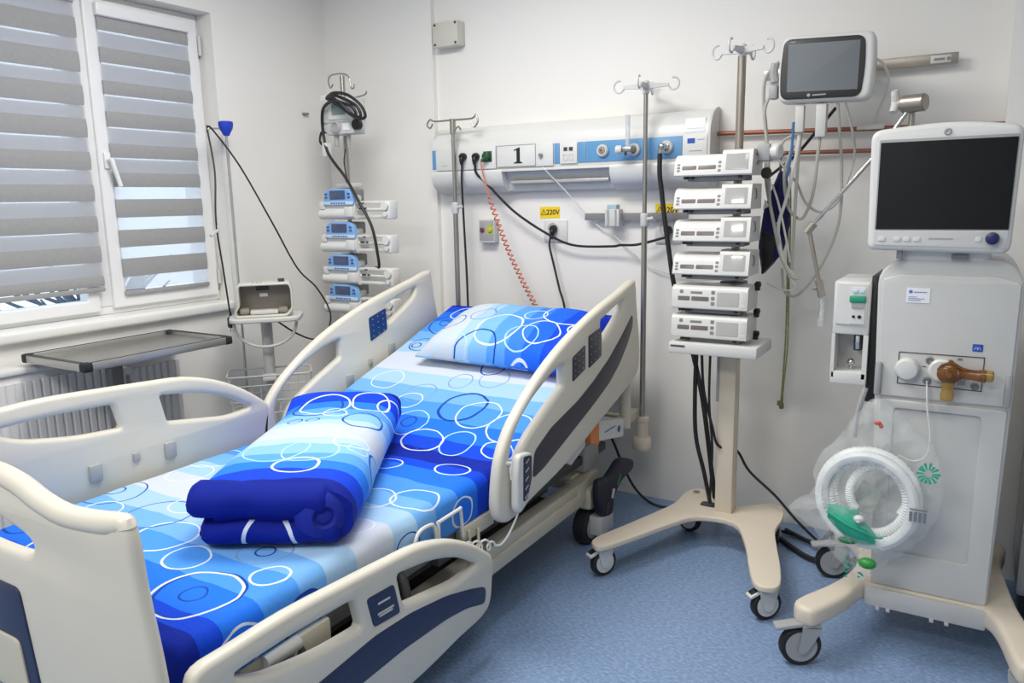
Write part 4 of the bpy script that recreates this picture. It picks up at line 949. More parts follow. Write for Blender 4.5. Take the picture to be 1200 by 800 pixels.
def nose(name, x0, x1, h, r, d0):
    rws, us = [], []
    n = 30
    for i in range(n+1):
        t = i/n; x_ = x0+(x1-x0)*t
        e = min(1, t/0.08, (1-t)/0.08); rr = r*math.sqrt(max(0.05, 1-(1-e)**2)); row = []; uu = []
        for k in range(17):
            an = 2*math.pi*k/16
            wob = 1+0.10*noise.noise(Vector((x_*14, math.cos(an), math.sin(an))))
            row.append((x_, d0+rr*1.3*math.cos(an)*wob, max(0.001, h+rr*math.sin(an)*wob))); uu.append((x_+(1.0 if h < 0.08 else 0), -0.02+0.03*math.sin(an)))
        rws.append(row[:-1]); us.append(uu)
    uv_mesh(name, [[tuple(ROOT[duv.name] @ Vector(p)) for p in r_] for r_ in rws], us, m_duvet, closed=True, parent=duv, smooth=60)
nose('fold', -0.215, 0.15, 0.118, 0.044, 0.025)
nose('fold', -0.19, 0.175, 0.040, 0.039, 0.030)
G().lathe([(0.055, -0.03), (0.068, -0.015), (0.070, 0.0), (0.052, 0.022), (0.03, 0.028), (0.022, 0.018), (0.012, 0.024), (0.002, 0.024)], tuple(ROOT[duv.name] @ Vector((0.125, 0.005, 0.082))), tuple(ROOT[duv.name].to_3x3() @ Vector((0.35, -1, 0.0))), 28).obj('rolled_end', mat('navy_cotton', (8, 34, 150), 0.8, var=0.15, scale=20, bump=0.3, bscale=40), duv)

# ================================================================== IV POLES ON THE BED
def iv_pole(x, y, z0, z1, label, top, nm='iv_pole', tel=1.30):
    t = thing(nm, label, 'IV pole', (x, y, z0), group='telescopic poles at the bed head')
    G().cyl((x, y, z0), (x, y, tel), 0.0125).obj('outer_tube', m_steel, t)
    G().cyl((x, y, tel), (x, y, z1), 0.0095).obj('inner_tube', m_steel, t)
    c = G(); c.lathe([(0.016, 0), (0.018, 0.004), (0.018, 0.05), (0.014, 0.055)], (x, y, tel-0.02), Z, 16); c.cyl((x+0.014, y-0.004, tel+0.01), (x+0.045, y-0.01, tel+0.015), 0.006, 0.008); c.obj('collar', m_lgrey, t)
    return t
def pole_hooks(t, x, y, z, ang, m, s=1.0):
    """Cross head with four curled hooks."""
    G().lathe([(0.013, -0.03), (0.016, -0.02), (0.016, 0.015), (0.010, 0.022)], (x, y, z), Z, 14).obj('head_hub', m, t)
    for a in ang:
        d = Vector((math.cos(a), math.sin(a), 0)); o = Vector((x, y, z))
        g = G()
        g.ring_loft([[o+d*r_*s+Vector((-d.y, d.x, 0))*q*w_+Z*h*w2 for q, h in ((-1, -1), (1, -1), (1, 1), (-1, 1))] for r_, w_, w2 in ((0.005, 0.010, 0.012), (0.05, 0.008, 0.009), (0.095, 0.006, 0.006))])
        pts = []
        for k in range(13):
            th = R(-120+k*19); pts.append(o+d*(0.115+0.022*math.cos(th))*s+Z*(0.004+0.024*math.sin(th)))
        g.tube([o+d*0.09*s]+pts, 0.0042, 7, 2); g.obj('hook', m, t)
t = iv_pole(-1.251, 3.165, 0.43, 1.852, 'chrome telescopic IV pole with white hooks at the near head corner of the bed', None)
pole_hooks(t, -1.251, 3.165, 1.855, [R(8), R(98), R(188), R(278)], m_lgrey)
t = iv_pole(-2.236, 3.165, 0.43, 1.779, 'plain steel IV pole at the far head corner of the bed', None, tel=1.36)
g = G(); g.tube([(-2.356, 3.165, 1.775), (-2.371, 3.165, 1.755), (-2.391, 3.165, 1.77), (-2.371, 3.165, 1.795), (-2.341, 3.165, 1.785), (-2.236, 3.165, 1.785), (-2.126, 3.165, 1.785), (-2.101, 3.165, 1.80), (-2.091, 3.165, 1.77), (-2.111, 3.165, 1.745), (-2.126, 3.165, 1.765)], 0.0045, 8, 4); g.obj('hook_bar', m_steel, t)
g = G(); g.tube([(-2.236, 3.165, 1.73), (-2.191, 3.145, 1.75), (-2.171, 3.135, 1.735)], 0.004, 8, 4); g.cyl((-2.236, 3.165, 1.72), (-2.236, 3.165, 1.79), 0.015); g.obj('hook_mount', m_steel, t)

# ================================================================== PUMP STAND IN THE CORNER
SX, SY = -2.825, 3.05
st = thing('infusion_stand', 'steel infusion stand in the corner carrying the blue syringe pumps', 'stand', (SX, SY, 0))
G().cyl((SX, SY, 0.10), (SX, SY, 2.03), 0.0125).obj('pole', m_steel, st)
g = G(); g.tube([(SX-0.045, SY-0.02, 1.99), (SX-0.065, SY-0.02, 1.975), (SX-0.075, SY-0.02, 2.01), (SX-0.055, SY-0.02, 2.035), (SX, SY, 2.04), (SX+0.045, SY, 2.02), (SX+0.055, SY, 1.97), (SX+0.075, SY, 1.965), (SX+0.078, SY, 1.985)], 0.004, 8, 4); g.obj('hook_bar', m_steel, st)
g = G(); g.tube([(SX, SY, 1.915), (SX+0.12, SY-0.03, 1.915), (SX+0.19, SY-0.05, 1.92), (SX+0.20, SY-0.05, 1.935)], 0.004, 8, 4); g.obj('side_hook', m_steel, st)
g = G()
for k in range(5):
    a = 2*math.pi*k/5+0.4; e = Vector((SX+0.23*math.cos(a), SY+(0.17 if math.sin(a) > 0 else 0.28)*math.sin(a), 0))
    g.tube([(SX, SY, 0.11), (e.x, e.y, 0.085)], 0.014, 8)
g.cyl((SX, SY, 0.08), (SX, SY, 0.14), 0.03); g.obj('star_base', m_lgrey, st)
for k in range(5):
    a = 2*math.pi*k/5+0.4; e = Vector((SX+0.23*math.cos(a), SY+(0.17 if math.sin(a) > 0 else 0.28)*math.sin(a), 0))
    G().lathe([(0.012, -0.011), (0.034, -0.011), (0.034, 0.011), (0.012, 0.011)], (e.x, e.y, 0.0345), (math.sin(a), -math.cos(a), 0), 18).obj('caster', m_rubber, st)
    
# blue syringe pumps
def blue_pump(z):
    t = thing('syringe_pump', '', 'syringe pump', (-2.79, 2.98, z), group='blue syringe pumps on the corner stand')
    L = lambda g, nm, m, par=t, **k: g.obj(nm, m, par, local=True, **k)
    # local: x along length, -y front, z up; z=0 underside
    bodyp = [(0.0, 0.0), (-0.085, 0.0), (-0.10, 0.012), (-0.104, 0.03), (-0.095, 0.045), (-0.088, 0.05), (-0.088, 0.084), (0.0, 0.084)]
    g = G(); g.prism(rpoly(bodyp, 0.008, 3), (-0.085, 0, 0), Y, Z, X*0.235); b = L(g, 'body', m_white)
    g = G(); g.bx(0.095, 0.148, -0.112, -0.06, 0.012, 0.062, 0.006); L(g, 'plunger_clamp', m_white, b)
    g = G(); g.bx(-0.08, -0.045, -0.098, -0.086, 0.05, 0.088, 0.004); L(g, 'rail_end', m_white, b)
    g = G(); g.bx(0.15, 0.36, -0.085, -0.045, 0.072, 0.088, 0.005); g.bx(0.15, 0.36, -0.08, -0.05, 0.004, 0.020, 0.005); g.cyl((0.15, -0.068, 0.046), (0.34, -0.068, 0.046), 0.008); dr = L(g, 'drive_arm', m_white)
    g = G(); g.bx(0.325, 0.375, -0.098, -0.035, 0.0, 0.088, 0.01); g.cyl((0.35, -0.098, 0.062), (0.35, -0.112, 0.062), 0.02); g.cyl((0.35, -0.098, 0.025), (0.35, -0.108, 0.025), 0.012); L(g, 'push_head', m_white, dr)
    g = G(); g.bx(0.17, 0.19, -0.088, -0.08, 0.048, 0.056); g.bx(0.205, 0.215, -0.088, -0.08, 0.048, 0.056); g.bx(0.19, 0.205, -0.09, -0.084, 0.074, 0.08); L(g, 'arm_marks', m_dgrey, dr)
    po = rpoly([(-0.052, 0.070), (-0.036, 0.135), (-0.02, 0.150), (0.115, 0.150), (0.135, 0.135), (0.152, 0.070)], 0.016, 3)
    g = G(); g.plate([po], 0.03, 0.006, (0, -0.085, 0), X, Z); p = L(g, 'control_panel', m_ltblue)
    g = G(); g.plate([rrect(-0.003, 0.098, 0.098, 0.141, 0.004, 2)], 0.003, 0.0008, (0, -0.1005, 0), X, Z); L(g, 'screen', m_pscreen, p)
    g = G(); g.plate([rrect(-0.049, 0.072, 0.148, 0.088, 0.005, 2)], 0.003, 0.0008, (0, -0.1005, 0), X, Z); L(g, 'key_strip', m_paleblue, p)
    g = G()
    for k in range(6): g.bx(0.004+k*0.017, 0.014+k*0.017, -0.104, -0.1015, 0.077, 0.083)
    for sx in (-0.028, 0.122):
        for k in range(2): g.bx(sx-0.008, sx+0.008, -0.1025, -0.1, 0.104+k*0.016, 0.112+k*0.016)
    L(g, 'keys', m_logo, p)
    g = G(); g.bx(-0.05, 0.12, -0.07, 0.0, 0.084, 0.118, 0.01); L(g, 'housing', m_lgrey)
    g = G(); g.bx(-0.01, 0.10, -0.05, 0.04, 0.088, 0.148, 0.008); L(g, 'pole_clamp', m_mgrey)
    g = G(); g.bx(-0.02, 0.09, 0.0, 0.05, 0.01, 0.08, 0.006); L(g, 'mount', m_grey)
    return t
zs = [1.322, 1.160, 1.000, 0.850]
labs = ['topmost of the four blue and white syringe pumps on the corner stand', 'second from the top of the four blue and white syringe pumps', 'third from the top of the four blue and white syringe pumps', 'lowest of the four blue and white syringe pumps behind the far bed rail']
bp0 = blue_pump(zs[0]); bp0['label'] = labs[0]
for z_, l_ in zip(zs[1:], labs[1:]): dup(bp0, (-2.79, 2.98, z_), 0, l_)
# humidifier / warmer unit on top with coiled hose
t = thing('warmer_unit', 'small grey warmer unit with a display near the top of the corner stand', 'warmer', (-2.77, 2.99, 1.72))
b = G().bx(-2.87, -2.66, 2.93, 3.03, 1.79, 1.905, 0.008).obj('housing', m_lgrey, t)
G().bx(-2.885, -2.825, 2.94, 3.03, 1.745, 1.93, 0.008).obj('side_bracket', m_white, t)
fr_ = G().plate([rrect(-2.815, 1.805, -2.668, 1.895, 0.008, 2)], 0.008, 0.002, (0, 2.928, 0), X, Z).obj('display_bezel', m_white, b)
G().plate([rrect(-2.788, 1.825, -2.70, 1.878, 0.003, 2)], 0.003, 0.0006, (0, 2.9235, 0), X, Z).obj('display', m_lcdg, fr_)
lo_ = G().bx(-2.845, -2.66, 2.935, 3.02, 1.735, 1.795, 0.006).obj('dial_housing', m_lgrey, t)
G().lathe([(0.03, 0), (0.03, 0.008), (0.022, 0.014), (0.018, 0.008)], (-2.775, 2.936, 1.768), -Y, 20).obj('dial', m_grey, lo_)
G().bx(-2.73, -2.685, 2.932, 2.936, 1.752, 1.785).obj('panel_print', m_paper, lo_)
G().lathe([(0.018, 0), (0.026, 0.006), (0.026, 0.03), (0.02, 0.036)], (-2.645, 2.96, 1.775), -Y, 14).obj('clamp_knob', m_black, t)
g = G(); g.cyl((-2.80, 2.96, 1.735), (-2.80, 2.96, 1.68), 0.012); g.cyl((-2.73, 2.97, 1.735), (-2.73, 2.97, 1.665), 0.012, 0.006); g.obj('connector', m_grey, t)
G().bx(-2.865, -2.835, 2.92, 2.96, 1.63, 1.70, 0.005).obj('sensor_clip', m_white, t)
G().tube([(-2.835, 2.95, 1.74), (-2.875, 2.94, 1.755), (-2.885, 2.93, 1.71), (-2.86, 2.93, 1.68)], 0.006, 8, 4).obj('sensor_lead', m_cable, t)
g = G(); g.bx(-2.83, -2.70, 2.965, 3.02, 1.475, 1.50, 0.006); g.obj('bracket', m_lgrey, t)
h = G()
loops = []
for k in range(3):
    q = 0.014*k
    loops += [(-2.80+q, 2.905-0.01*k, 1.903), (-2.73, 2.88-0.005*k, 1.922-0.010*k), (-2.635-2*q, 2.875, 1.905-0.014*k), (-2.560-2*q, 2.88, 1.852), (-2.545-2*q, 2.89, 1.800+0.006*k), (-2.60-q, 2.885, 1.800+0.010*k), (-2.70, 2.88-0.006*k, 1.862+0.010*k)]
loops += [(-2.83, 2.91, 1.86), (-2.86, 2.93, 1.75), (-2.82, 2.92, 1.64), (-2.70, 2.90, 1.524), (-2.59, 2.87, 1.40), (-2.52, 2.87, 1.285), (-2.50, 2.88, 1.145), (-2.515, 2.90, 1.09), (-2.56, 2.93, 1.085)]
h.tube(loops, 0.0075, 8, 6); h.obj('black_hose', m_cable, label='black hose coiled over the warmer unit and trailing down past the blue pumps', cat='hose')
G().tube([(-2.74, 2.955, 1.665), (-2.75, 2.95, 1.60), (-2.735, 2.95, 1.51)], 0.003, 6, 5).obj('thin_lead', m_cable, label='thin black lead dangling under the warmer unit', cat='cable')
G().bx(-3.168, -3.15, 3.10, 3.13, 1.868, 1.880).obj('wall_hook', m_mgrey, label='tiny metal hook on the window wall beside the corner stand', cat='hook')

# ================================================================== DEVICE CART UNDER THE WINDOW CORNER
CX, CY, CR = -2.87, 2.49, R(47)
cart = thing('device_cart', 'light grey round-shelved device cart with wire basket in the window corner', 'cart', (CX, CY, 0), CR)
def lobj(g, nm, m, par, **k): return g.obj(nm, m, par, local=True, **k)
g = G(); g.plate([rpoly([(-0.155, -0.15), (0.155, -0.15), (0.175, 0.05), (0.08, 0.12), (-0.08, 0.12), (-0.16, 0.05)], 0.05, 5)], 0.022, 0.006, (0, 0, 0.885), X, Y); lobj(g, 'shelf', m_lgrey, cart)
g = G(); g.cyl((0, 0.02, 0.10), (0, 0.02, 0.88), 0.026); lobj(g, 'column', m_lgrey, cart)
g = G(); g.tube([(0.12*math.cos(R(a))*1.15, -0.09, 0.865+0.11*math.sin(R(a))) for a in range(180, 361, 15)], 0.007, 8, 2); lobj(g, 'handle_ring', m_lgrey, cart)
g = G()
for a in (45, 135, 225, 315):
    g.tube([(0, 0.02, 0.09), (0.17*math.cos(R(a)), 0.02+0.17*math.sin(R(a)), 0.075)], 0.016, 8)
g.cyl((0, 0.02, 0.07), (0, 0.02, 0.12), 0.035); lobj(g, 'base', m_lgrey, cart)
for a in (45, 135, 225, 315):
    g = G(); g.lathe([(0.01, -0.01), (0.03, -0.01), (0.03, 0.01), (0.01, 0.01)], (0.17*math.cos(R(a)), 0.02+0.17*math.sin(R(a)), 0.031), (1, 0, 0), 16); lobj(g, 'caster', m_rubber, cart)
bk = G()
for z_, s_ in ((0.62, 1.0), (0.575, 0.98), (0.50, 0.95), (0.44, 0.92)):
    bk.tube(rrect and [(p[0], p[1], z_) for p in rrect(-0.19*s_, -0.10*s_, 0.19*s_, 0.09*s_, 0.03, 3)], 0.0026 if z_ < 0.6 else 0.004, 7, closed=True)
for k in range(9):
    x_ = -0.17+k*0.0425; bk.tube([(x_, -0.095, 0.575), (x_*0.95, -0.09, 0.44), (x_*0.95, 0.08, 0.44), (x_, 0.085, 0.575)], 0.0014, 5)
for s_ in (-1, 1): bk.tube([(0.19*s_, -0.05, 0.62), (0.185*s_, -0.05, 0.575), (0.175*s_, -0.05, 0.44)], 0.004, 6)
bk.bx(-0.03, 0.03, -0.105, -0.02, 0.595, 0.615, 0.004)
lobj(bk, 'wire_basket', m_lgrey, cart)
# open device on the cart
DS = 0.82
dv = thing('nebulizer_device', 'beige box-shaped device with an open taupe front standing on the cart shelf', 'device', (CX, CY, 0.896), CR)
lobj0 = lobj
def lobj(g, nm, m, par, **k):
    g.bm.transform(Matrix.Diagonal((DS, 1, 1, 1))); return g.obj(nm, m, par, local=True, **k)
shell = rpoly([(-0.155, 0.0), (0.125, 0.0), (0.158, 0.03), (0.158, 0.125), (0.148, 0.155), (-0.125, 0.155), (-0.138, 0.14), (-0.138, 0.045), (-0.155, 0.03)], 0.014, 4)
inner = rpoly([(-0.145, 0.010), (0.118, 0.010), (0.146, 0.035), (0.146, 0.12), (0.138, 0.144), (-0.118, 0.144), (-0.126, 0.135), (-0.126, 0.05), (-0.145, 0.032)], 0.012, 4)
g = G(); g.plate([shell, inner], 0.13, 0.005, (0, -0.06, 0), X, Z); s_ = lobj(g, 'shell', m_beige, dv)
g = G(); g.bx(-0.13, 0.15, 0.0, 0.012, 0.006, 0.15, 0.003); lobj(g, 'back', m_beige, dv)
g = G(); g.prism(inner, (0, -0.03, 0), X, Z, Y*0.03); rc = lobj(g, 'recess', m_taupe, dv)
g = G(); g.bx(-0.04, 0.03, -0.036, -0.029, 0.115, 0.14, 0.003); lobj(g, 'latch', m_dgrey, rc)
g = G(); g.bx(-0.022, 0.022, -0.034, -0.029, 0.086, 0.102); lobj(g, 'sticker', m_paper, rc)
g = G(); g.bx(-0.075, 0.075, -0.105, -0.035, 0.012, 0.03, 0.005); lobj(g, 'tray', m_lgrey, rc)
for x_ in (-0.105, 0.10):
    g = G(); g.bx(x_-0.028, x_+0.028, -0.10, -0.035, 0.012, 0.04, 0.012); lobj(g, 'holder', m_taupe, rc)
g = G(); g.cyl((0.10, -0.05, 0.155), (0.10, -0.05, 0.168), 0.018); lobj(g, 'button', m_dgrey, s_)
for x_ in (-0.05, -0.03, -0.01):
    g = G(); g.cyl((x_, -0.09, 0.154), (x_, -0.09, 0.160), 0.005); lobj(g, 'indicator', m_grey, s_)
lobj = lobj0
# pole with blue knob behind the cart
PX, PY = -3.062, 2.508
t = thing('clamp_pole', 'slim steel pole with a blue knob and hook at the window corner', 'pole', (PX, PY, 0))
G().tube([(PX, PY, 0.0), (PX, PY, 1.74)], 0.0055, 10).obj('pole', m_alu, t)
G().tube([(PX-0.03, PY+0.02, 0.02), (PX-0.03, PY+0.02, 1.72)], 0.0045, 8).obj('tube', m_clearp, t)
G().lathe([(0.014, 0), (0.018, 0.01), (0.03, 0.03), (0.034, 0.045), (0.034, 0.062), (0.026, 0.066)], (PX, PY, 1.72), Z, 10).obj('knob', m_blueknob, t)
g = G(); g.tube([(PX, PY, 1.752), (PX-0.02, PY-0.05, 1.752), (PX-0.03, PY-0.075, 1.75), (PX-0.033, PY-0.08, 1.73)], 0.004, 8, 3); g.obj('hook', m_steel, t)
g = G(); g.lathe([(0.05, 0), (0.09, 0), (0.09, 0.012), (0.01, 0.02)], (PX, PY, 0), Z, 20); g.obj('foot', m_grey, t)
# cable hung on that hook
def pt(p): return p
hc = thing('hanging_power_cord', 'thin black power cord draped over the pole hook, its bare plug dangling below the sill', 'cable', (-2.9, 2.40, 0.84))
hk = (PX-0.03, PY-0.075, 1.758)
G().tube([(-2.985, 2.385, 0.872), (-2.99, 2.37, 1.10), (-3.0, 2.36, 1.33), (-3.03, 2.40, 1.55), (hk[0], hk[1]-0.004, 1.74), hk, (hk[0]+0.02, hk[1]+0.012, 1.74), (-2.99, 2.51, 1.58), (-2.87, 2.57, 1.32), (-2.82, 2.66, 1.10), (-2.76, 2.72, 1.00), (-2.70, 2.74, 0.88), (-2.69, 2.70, 0.79), (-2.73, 2.65, 0.76), (-2.78, 2.58, 0.80), (-2.84, 2.52, 0.865)], 0.0042, 7, 6).obj('cord', m_cable, hc)
g = G(); g.box((-2.985, 2.385, 0.862), (0.035, 0.022, 0.05), 0.006); g.cyl((-2.985, 2.385, 0.885), (-2.985, 2.385, 0.91), 0.008, 0.005); g.obj('plug', m_black, hc)
g = G()
for d in (-0.009, 0.009): g.cyl((-2.985+d, 2.385, 0.838), (-2.985+d, 2.385, 0.818), 0.0024, n=8)
g.obj('plug_pins', m_chrome, hc)
g = G(); g.box((-3.0, 2.345, 1.28), (0.02, 0.05, 0.012), 0.003, rot=Matrix.Rotation(R(35), 3, 'X')); g.box((-3.0, 2.365, 1.295), (0.016, 0.012, 0.04), 0.003); g.obj('cord_clip', m_lgrey, hc)

# ================================================================== OVERBED TABLE
tb = thing('overbed_table', 'overbed table with a steel tray top and black corners in front of the radiator', 'table', (-2.88, 1.83, 0))
tx0, tx1, ty0, ty1, tz = -3.09, -2.675, 1.50, 2.135, 0.86
G().bx(tx0+0.012, tx1-0.012, ty0+0.012, ty1-0.012, tz-0.022, tz-0.014).obj('tray_sheet', m_steel, tb)
for a in ((tx0, tx0+0.02, ty0+0.03, ty1-0.03), (tx1-0.02, tx1, ty0+0.03, ty1-0.03), (tx0+0.03, tx1-0.03, ty0, ty0+0.02), (tx0+0.03, tx1-0.03, ty1-0.02, ty1)):
    G().bx(a[0], a[1], a[2], a[3], tz-0.03, tz, 0.003).obj('edge_profile', m_alu, tb)
    G().bx(a[0]+0.006, a[1]-0.006, a[2]+0.0, a[3]-0.0, tz-0.0005, tz+0.0015).obj('edge_seal', m_black, tb)
for x_ in (tx0+0.016, tx1-0.016):
    for y_ in (ty0+0.016, ty1-0.016): G().box((x_, y_, tz-0.015), (0.036, 0.036, 0.034), 0.007).obj('corner', m_rubber, tb)
G().bx(-2.93, -2.88, 1.72, 1.77, 0.08, 0.84, 0.006).obj('column', m_mgrey, tb)
G().bx(-2.97, -2.80, 1.66, 1.86, 0.825, 0.842, 0.004).obj('column_plate', m_dgrey, tb)
g = G(); g.bx(-3.05, -2.55, 1.62, 1.66, 0.055, 0.085, 0.008); g.bx(-3.05, -2.55, 2.02, 2.06, 0.055, 0.085, 0.008); g.bx(-2.94, -2.88, 1.62, 2.06, 0.055, 0.085, 0.008); g.obj('base', m_lgrey, tb)
for x_ in (-3.03, -2.57):
    for y_ in (1.64, 2.04): G().lathe([(0.01, -0.01), (0.028, -0.01), (0.028, 0.01), (0.01, 0.01)], (x_, y_, 0.029), X, 16).obj('caster', m_rubber, tb)

# ================================================================== PUMP TROLLEY
TX, TY = -0.825, 3.0
tr_ = thing('pump_trolley', 'cream pump trolley with curved four-legged base and tall steel pole', 'trolley', (TX, TY, 0))
deck = [(-1.155, 2.452), (-1.115, 2.455), (-1.045, 2.60), (-0.975, 2.76), (-0.90, 2.885), (-0.76, 2.895), (-0.675, 2.74), (-0.61, 2.55), (-0.565, 2.445), (-0.515, 2.435), (-0.490, 2.475), (-0.515, 2.60), (-0.56, 2.75), (-0.60, 2.90), (-0.60, 3.02), (-0.62, 3.13), (-0.67, 3.165), (-0.72, 3.13), (-0.80, 3.06), (-0.86, 3.06), (-0.92, 3.13), (-0.965, 3.185), (-1.01, 3.17), (-1.03, 3.10), (-1.03, 2.98), (-1.065, 2.85), (-1.12, 2.68), (-1.175, 2.51)]
G().plate([sm(deck, 4)], 0.022, 0.005, (0, 0, 0.129), X, Y).obj('base_deck', m_cream, tr_)
G().plate([rrect(-0.93, 3.0, -0.865, 3.05, 0.012, 3)], 0.002, 0.0005, (0, 0, 0.141), X, Y).obj('cable_opening', m_dgrey, tr_)
for x_, y_ in ((-0.985, 3.135),): G().cyl((x_, y_, 0.139), (x_, y_, 0.144), 0.014).obj('deck_screw', m_mgrey, tr_)
def trolley_caster(x, y, ang, parent, brake=True):
    M3 = Matrix.Rotation(ang, 3, 'Z'); o = Vector((x, y, 0))
    ax = M3 @ X
    c = G().lathe([(0.035, -0.012), (0.049, -0.014), (0.053, -0.009), (0.053, 0.009), (0.049, 0.014), (0.035, 0.012)], (x, y, 0.053), ax, 28).obj('caster', m_rubber, parent)
    G().lathe([(0.006, -0.0155), (0.039, -0.0155), (0.039, 0.0155), (0.006, 0.0155)], (x, y, 0.053), ax, 20).obj('hub', m_white, c)
    g = G()
    for s in (-1, 1):
        g.prism(rpoly([(-0.014, 0.035), (0.012, 0.035), (0.03, 0.09), (0.03, 0.118), (-0.032, 0.118), (-0.032, 0.09)], 0.012, 3), o+ax*(s*0.020-0.003), M3 @ Y, Z, ax*0.006)
    g.box(o+(M3 @ Y)*0.0+Z*0.106, (0.046, 0.062, 0.022), 0.008, rot=M3); g.obj('fork', m_white, c)
    if brake:
        g = G(); g.box(o-(M3 @ Y)*0.045+Z*0.098, (0.036, 0.05, 0.012), 0.005, rot=M3 @ Matrix.Rotation(R(22), 3, 'X')); g.obj('brake_lever', m_white, c)
        g = G(); g.box(o-(M3 @ Y)*0.05+Z*0.105, (0.022, 0.026, 0.006), 0.002, rot=M3 @ Matrix.Rotation(R(22), 3, 'X')); g.obj('brake_pad', m_black, c)
trolley_caster(-1.140, 2.505, R(-30), tr_); trolley_caster(-0.535, 2.485, R(-45), tr_, True)
trolley_caster(-0.985, 3.045, R(75), tr_, False); trolley_caster(-0.64, 3.08, R(15), tr_, False)
G().bx(-0.858, -0.79, 2.97, 3.04, 0.138, 0.86, 0.004).obj('column', m_cream, tr_)
G().bx(-0.863, -0.853, 2.965, 2.985, 0.60, 0.86).obj('cable_channel', m_grey, tr_)
G().cyl((-0.815, 3.0, 0.84), (-0.813, 3.0, 1.92), 0.0155).obj('pole', m_steelw, tr_)
G().bx(-1.005, -0.672, 2.80, 3.03, 0.815, 0.858, 0.006).obj('tray', m_white, tr_)
G().bx(-0.995, -0.94, 2.798, 2.801, 0.842, 0.848).obj('tray_print', m_dgrey, tr_)
pole_hooks(tr_, -0.813, 3.0, 1.925, [R(-8), R(82), R(172), R(262)], m_lgrey, 0.85)
for z_ in (0.93, 1.05, 1.17, 1.29, 1.41, 1.53):
    G().bx(-0.86, -0.77, 2.955, 3.03, z_-0.02, z_+0.03, 0.006).obj('rack_clamp', m_mgrey, tr_)

def white_pump(kind, label, z, screen):
    t = thing('syringe_pump', label, 'syringe pump', (-0.858, 2.89, z), group='white syringe pumps stacked on the trolley')
    L = lambda g, nm, m, par=t, **k: g.obj(nm, m, par, local=True, **k)
    W = 0.142
    if kind == 0:
        lp = [(0.075, 0.018), (-0.068, 0.018), (-0.076, 0.022), (-0.060, 0.076), (-0.045, 0.092), (-0.02, 0.097), (0.075, 0.097)]
        rp = [(0.075, 0.018), (-0.070, 0.018), (-0.078, 0.022), (-0.060, 0.104), (-0.052, 0.108), (0.075, 0.108)]
    else:
        lp = [(0.075, 0.018), (-0.068, 0.018), (-0.076, 0.022), (-0.068, 0.095), (-0.055, 0.105), (0.075, 0.105)]; rp = lp
    g = G(); g.prism(rpoly(lp, 0.006, 2), (-W, 0, 0), Y, Z, X*(0.176)); b = L(g, 'body', m_white)
    g = G(); g.prism(rpoly(rp, 0.006, 2), (0.034, 0, 0), Y, Z, X*(W-0.034)); sb = L(g, 'display_block', m_white)
    # front slope direction
    def front(h, side):   # point on the sloping front at height fraction
        a, c = (lp[2], lp[3]) if side < 0 else (rp[2], rp[3])
        return Vector((0, a[0]+(c[0]-a[0])*h, a[1]+(c[1]-a[1])*h))
    sl = Vector((0, lp[3][0]-lp[2][0], lp[3][1]-lp[2][1])).normalized(); sr = Vector((0, rp[3][0]-rp[2][0], rp[3][1]-rp[2][1])).normalized()
    def patch(x0, x1, h0, h1, side, m, nm, par, th=0.0022, bev=0.0006, r=0.003):
        v = sl if side < 0 else sr; o = front(0, side); ln = (lp[3][1]-lp[2][1])/sl.z if side < 0 else (rp[3][1]-rp[2][1])/sr.z
        g = G(); g.plate([rrect(x0, h0*ln, x1, h1*ln, r, 2)], th, bev, o, X, v); return L(g, nm, m, par)
    if kind == 0:
        patch(0.048, 0.128, 0.18, 0.88, 1, screen, 'screen', sb)
        patch(-0.113, -0.060, 0.36, 0.64, -1, m_disp, 'readout', b); patch(-0.053, 0.012, 0.36, 0.64, -1, m_disp, 'readout', b)
        for h in (0.24, 0.44, 0.64): patch(-0.133, -0.121, h, h+0.15, -1, m_mgrey, 'key', b)
        for h in (0.18, 0.46, 0.72): patch(0.019, 0.031, h, h+0.18, -1, m_mgrey, 'key', b)
        g = G(); g.bx(W, W+0.002, -0.02, 0.03, 0.05, 0.09); L(g, 'side_slot', m_lgrey, sb)
        g = G(); g.tube([(W+0.003, -0.035, 0.092), (W+0.004, -0.018, 0.085), (W+0.004, -0.012, 0.06), (W+0.004, -0.03, 0.055)], 0.0014, 5, 3); L(g, 'side_clip', m_dgrey, sb)
    else:
        patch(0.030, 0.112, 0.16, 0.86, 1, screen, 'screen', sb)
        patch(-0.118, -0.072, 0.38, 0.60, -1, m_disp, 'readout', b); patch(-0.066, 0.0, 0.38, 0.60, -1, m_disp, 'readout', b)
        patch(-0.07, -0.025, 0.74, 0.86, -1, m_mgrey, 'brand_strip', b)
        for x_, h in ((-0.112, 0.74), (0.008, 0.74), (0.008, 0.44), (0.008, 0.18)): patch(x_, x_+0.014, h, h+0.18, -1, m_mgrey, 'key', b)
        patch(0.119, 0.138, 0.10, 0.30, 1, m_lgrey, 'side_panel', sb); patch(0.119, 0.138, 0.34, 0.90, 1, m_lgrey, 'side_panel', sb)
    g = G(); g.bx(-0.10, 0.11, -0.045, 0.06, 0.0, 0.019, 0.004); L(g, 'underside', m_mgrey)
    g = G(); g.bx(-0.11, -0.098, -0.06, -0.04, 0.008, 0.018); g.bx(-0.088, -0.076, -0.06, -0.04, 0.008, 0.018); g.bx(0.09, 0.10, -0.06, -0.04, 0.008, 0.018); L(g, 'foot_lug', m_black)
    g = G(); g.bx(-0.02, 0.06, 0.07, 0.095, 0.02, 0.08, 0.004); L(g, 'mount', m_grey)
    return t
PZ = [1.455, 1.335, 1.218, 1.095, 0.968, 0.846]
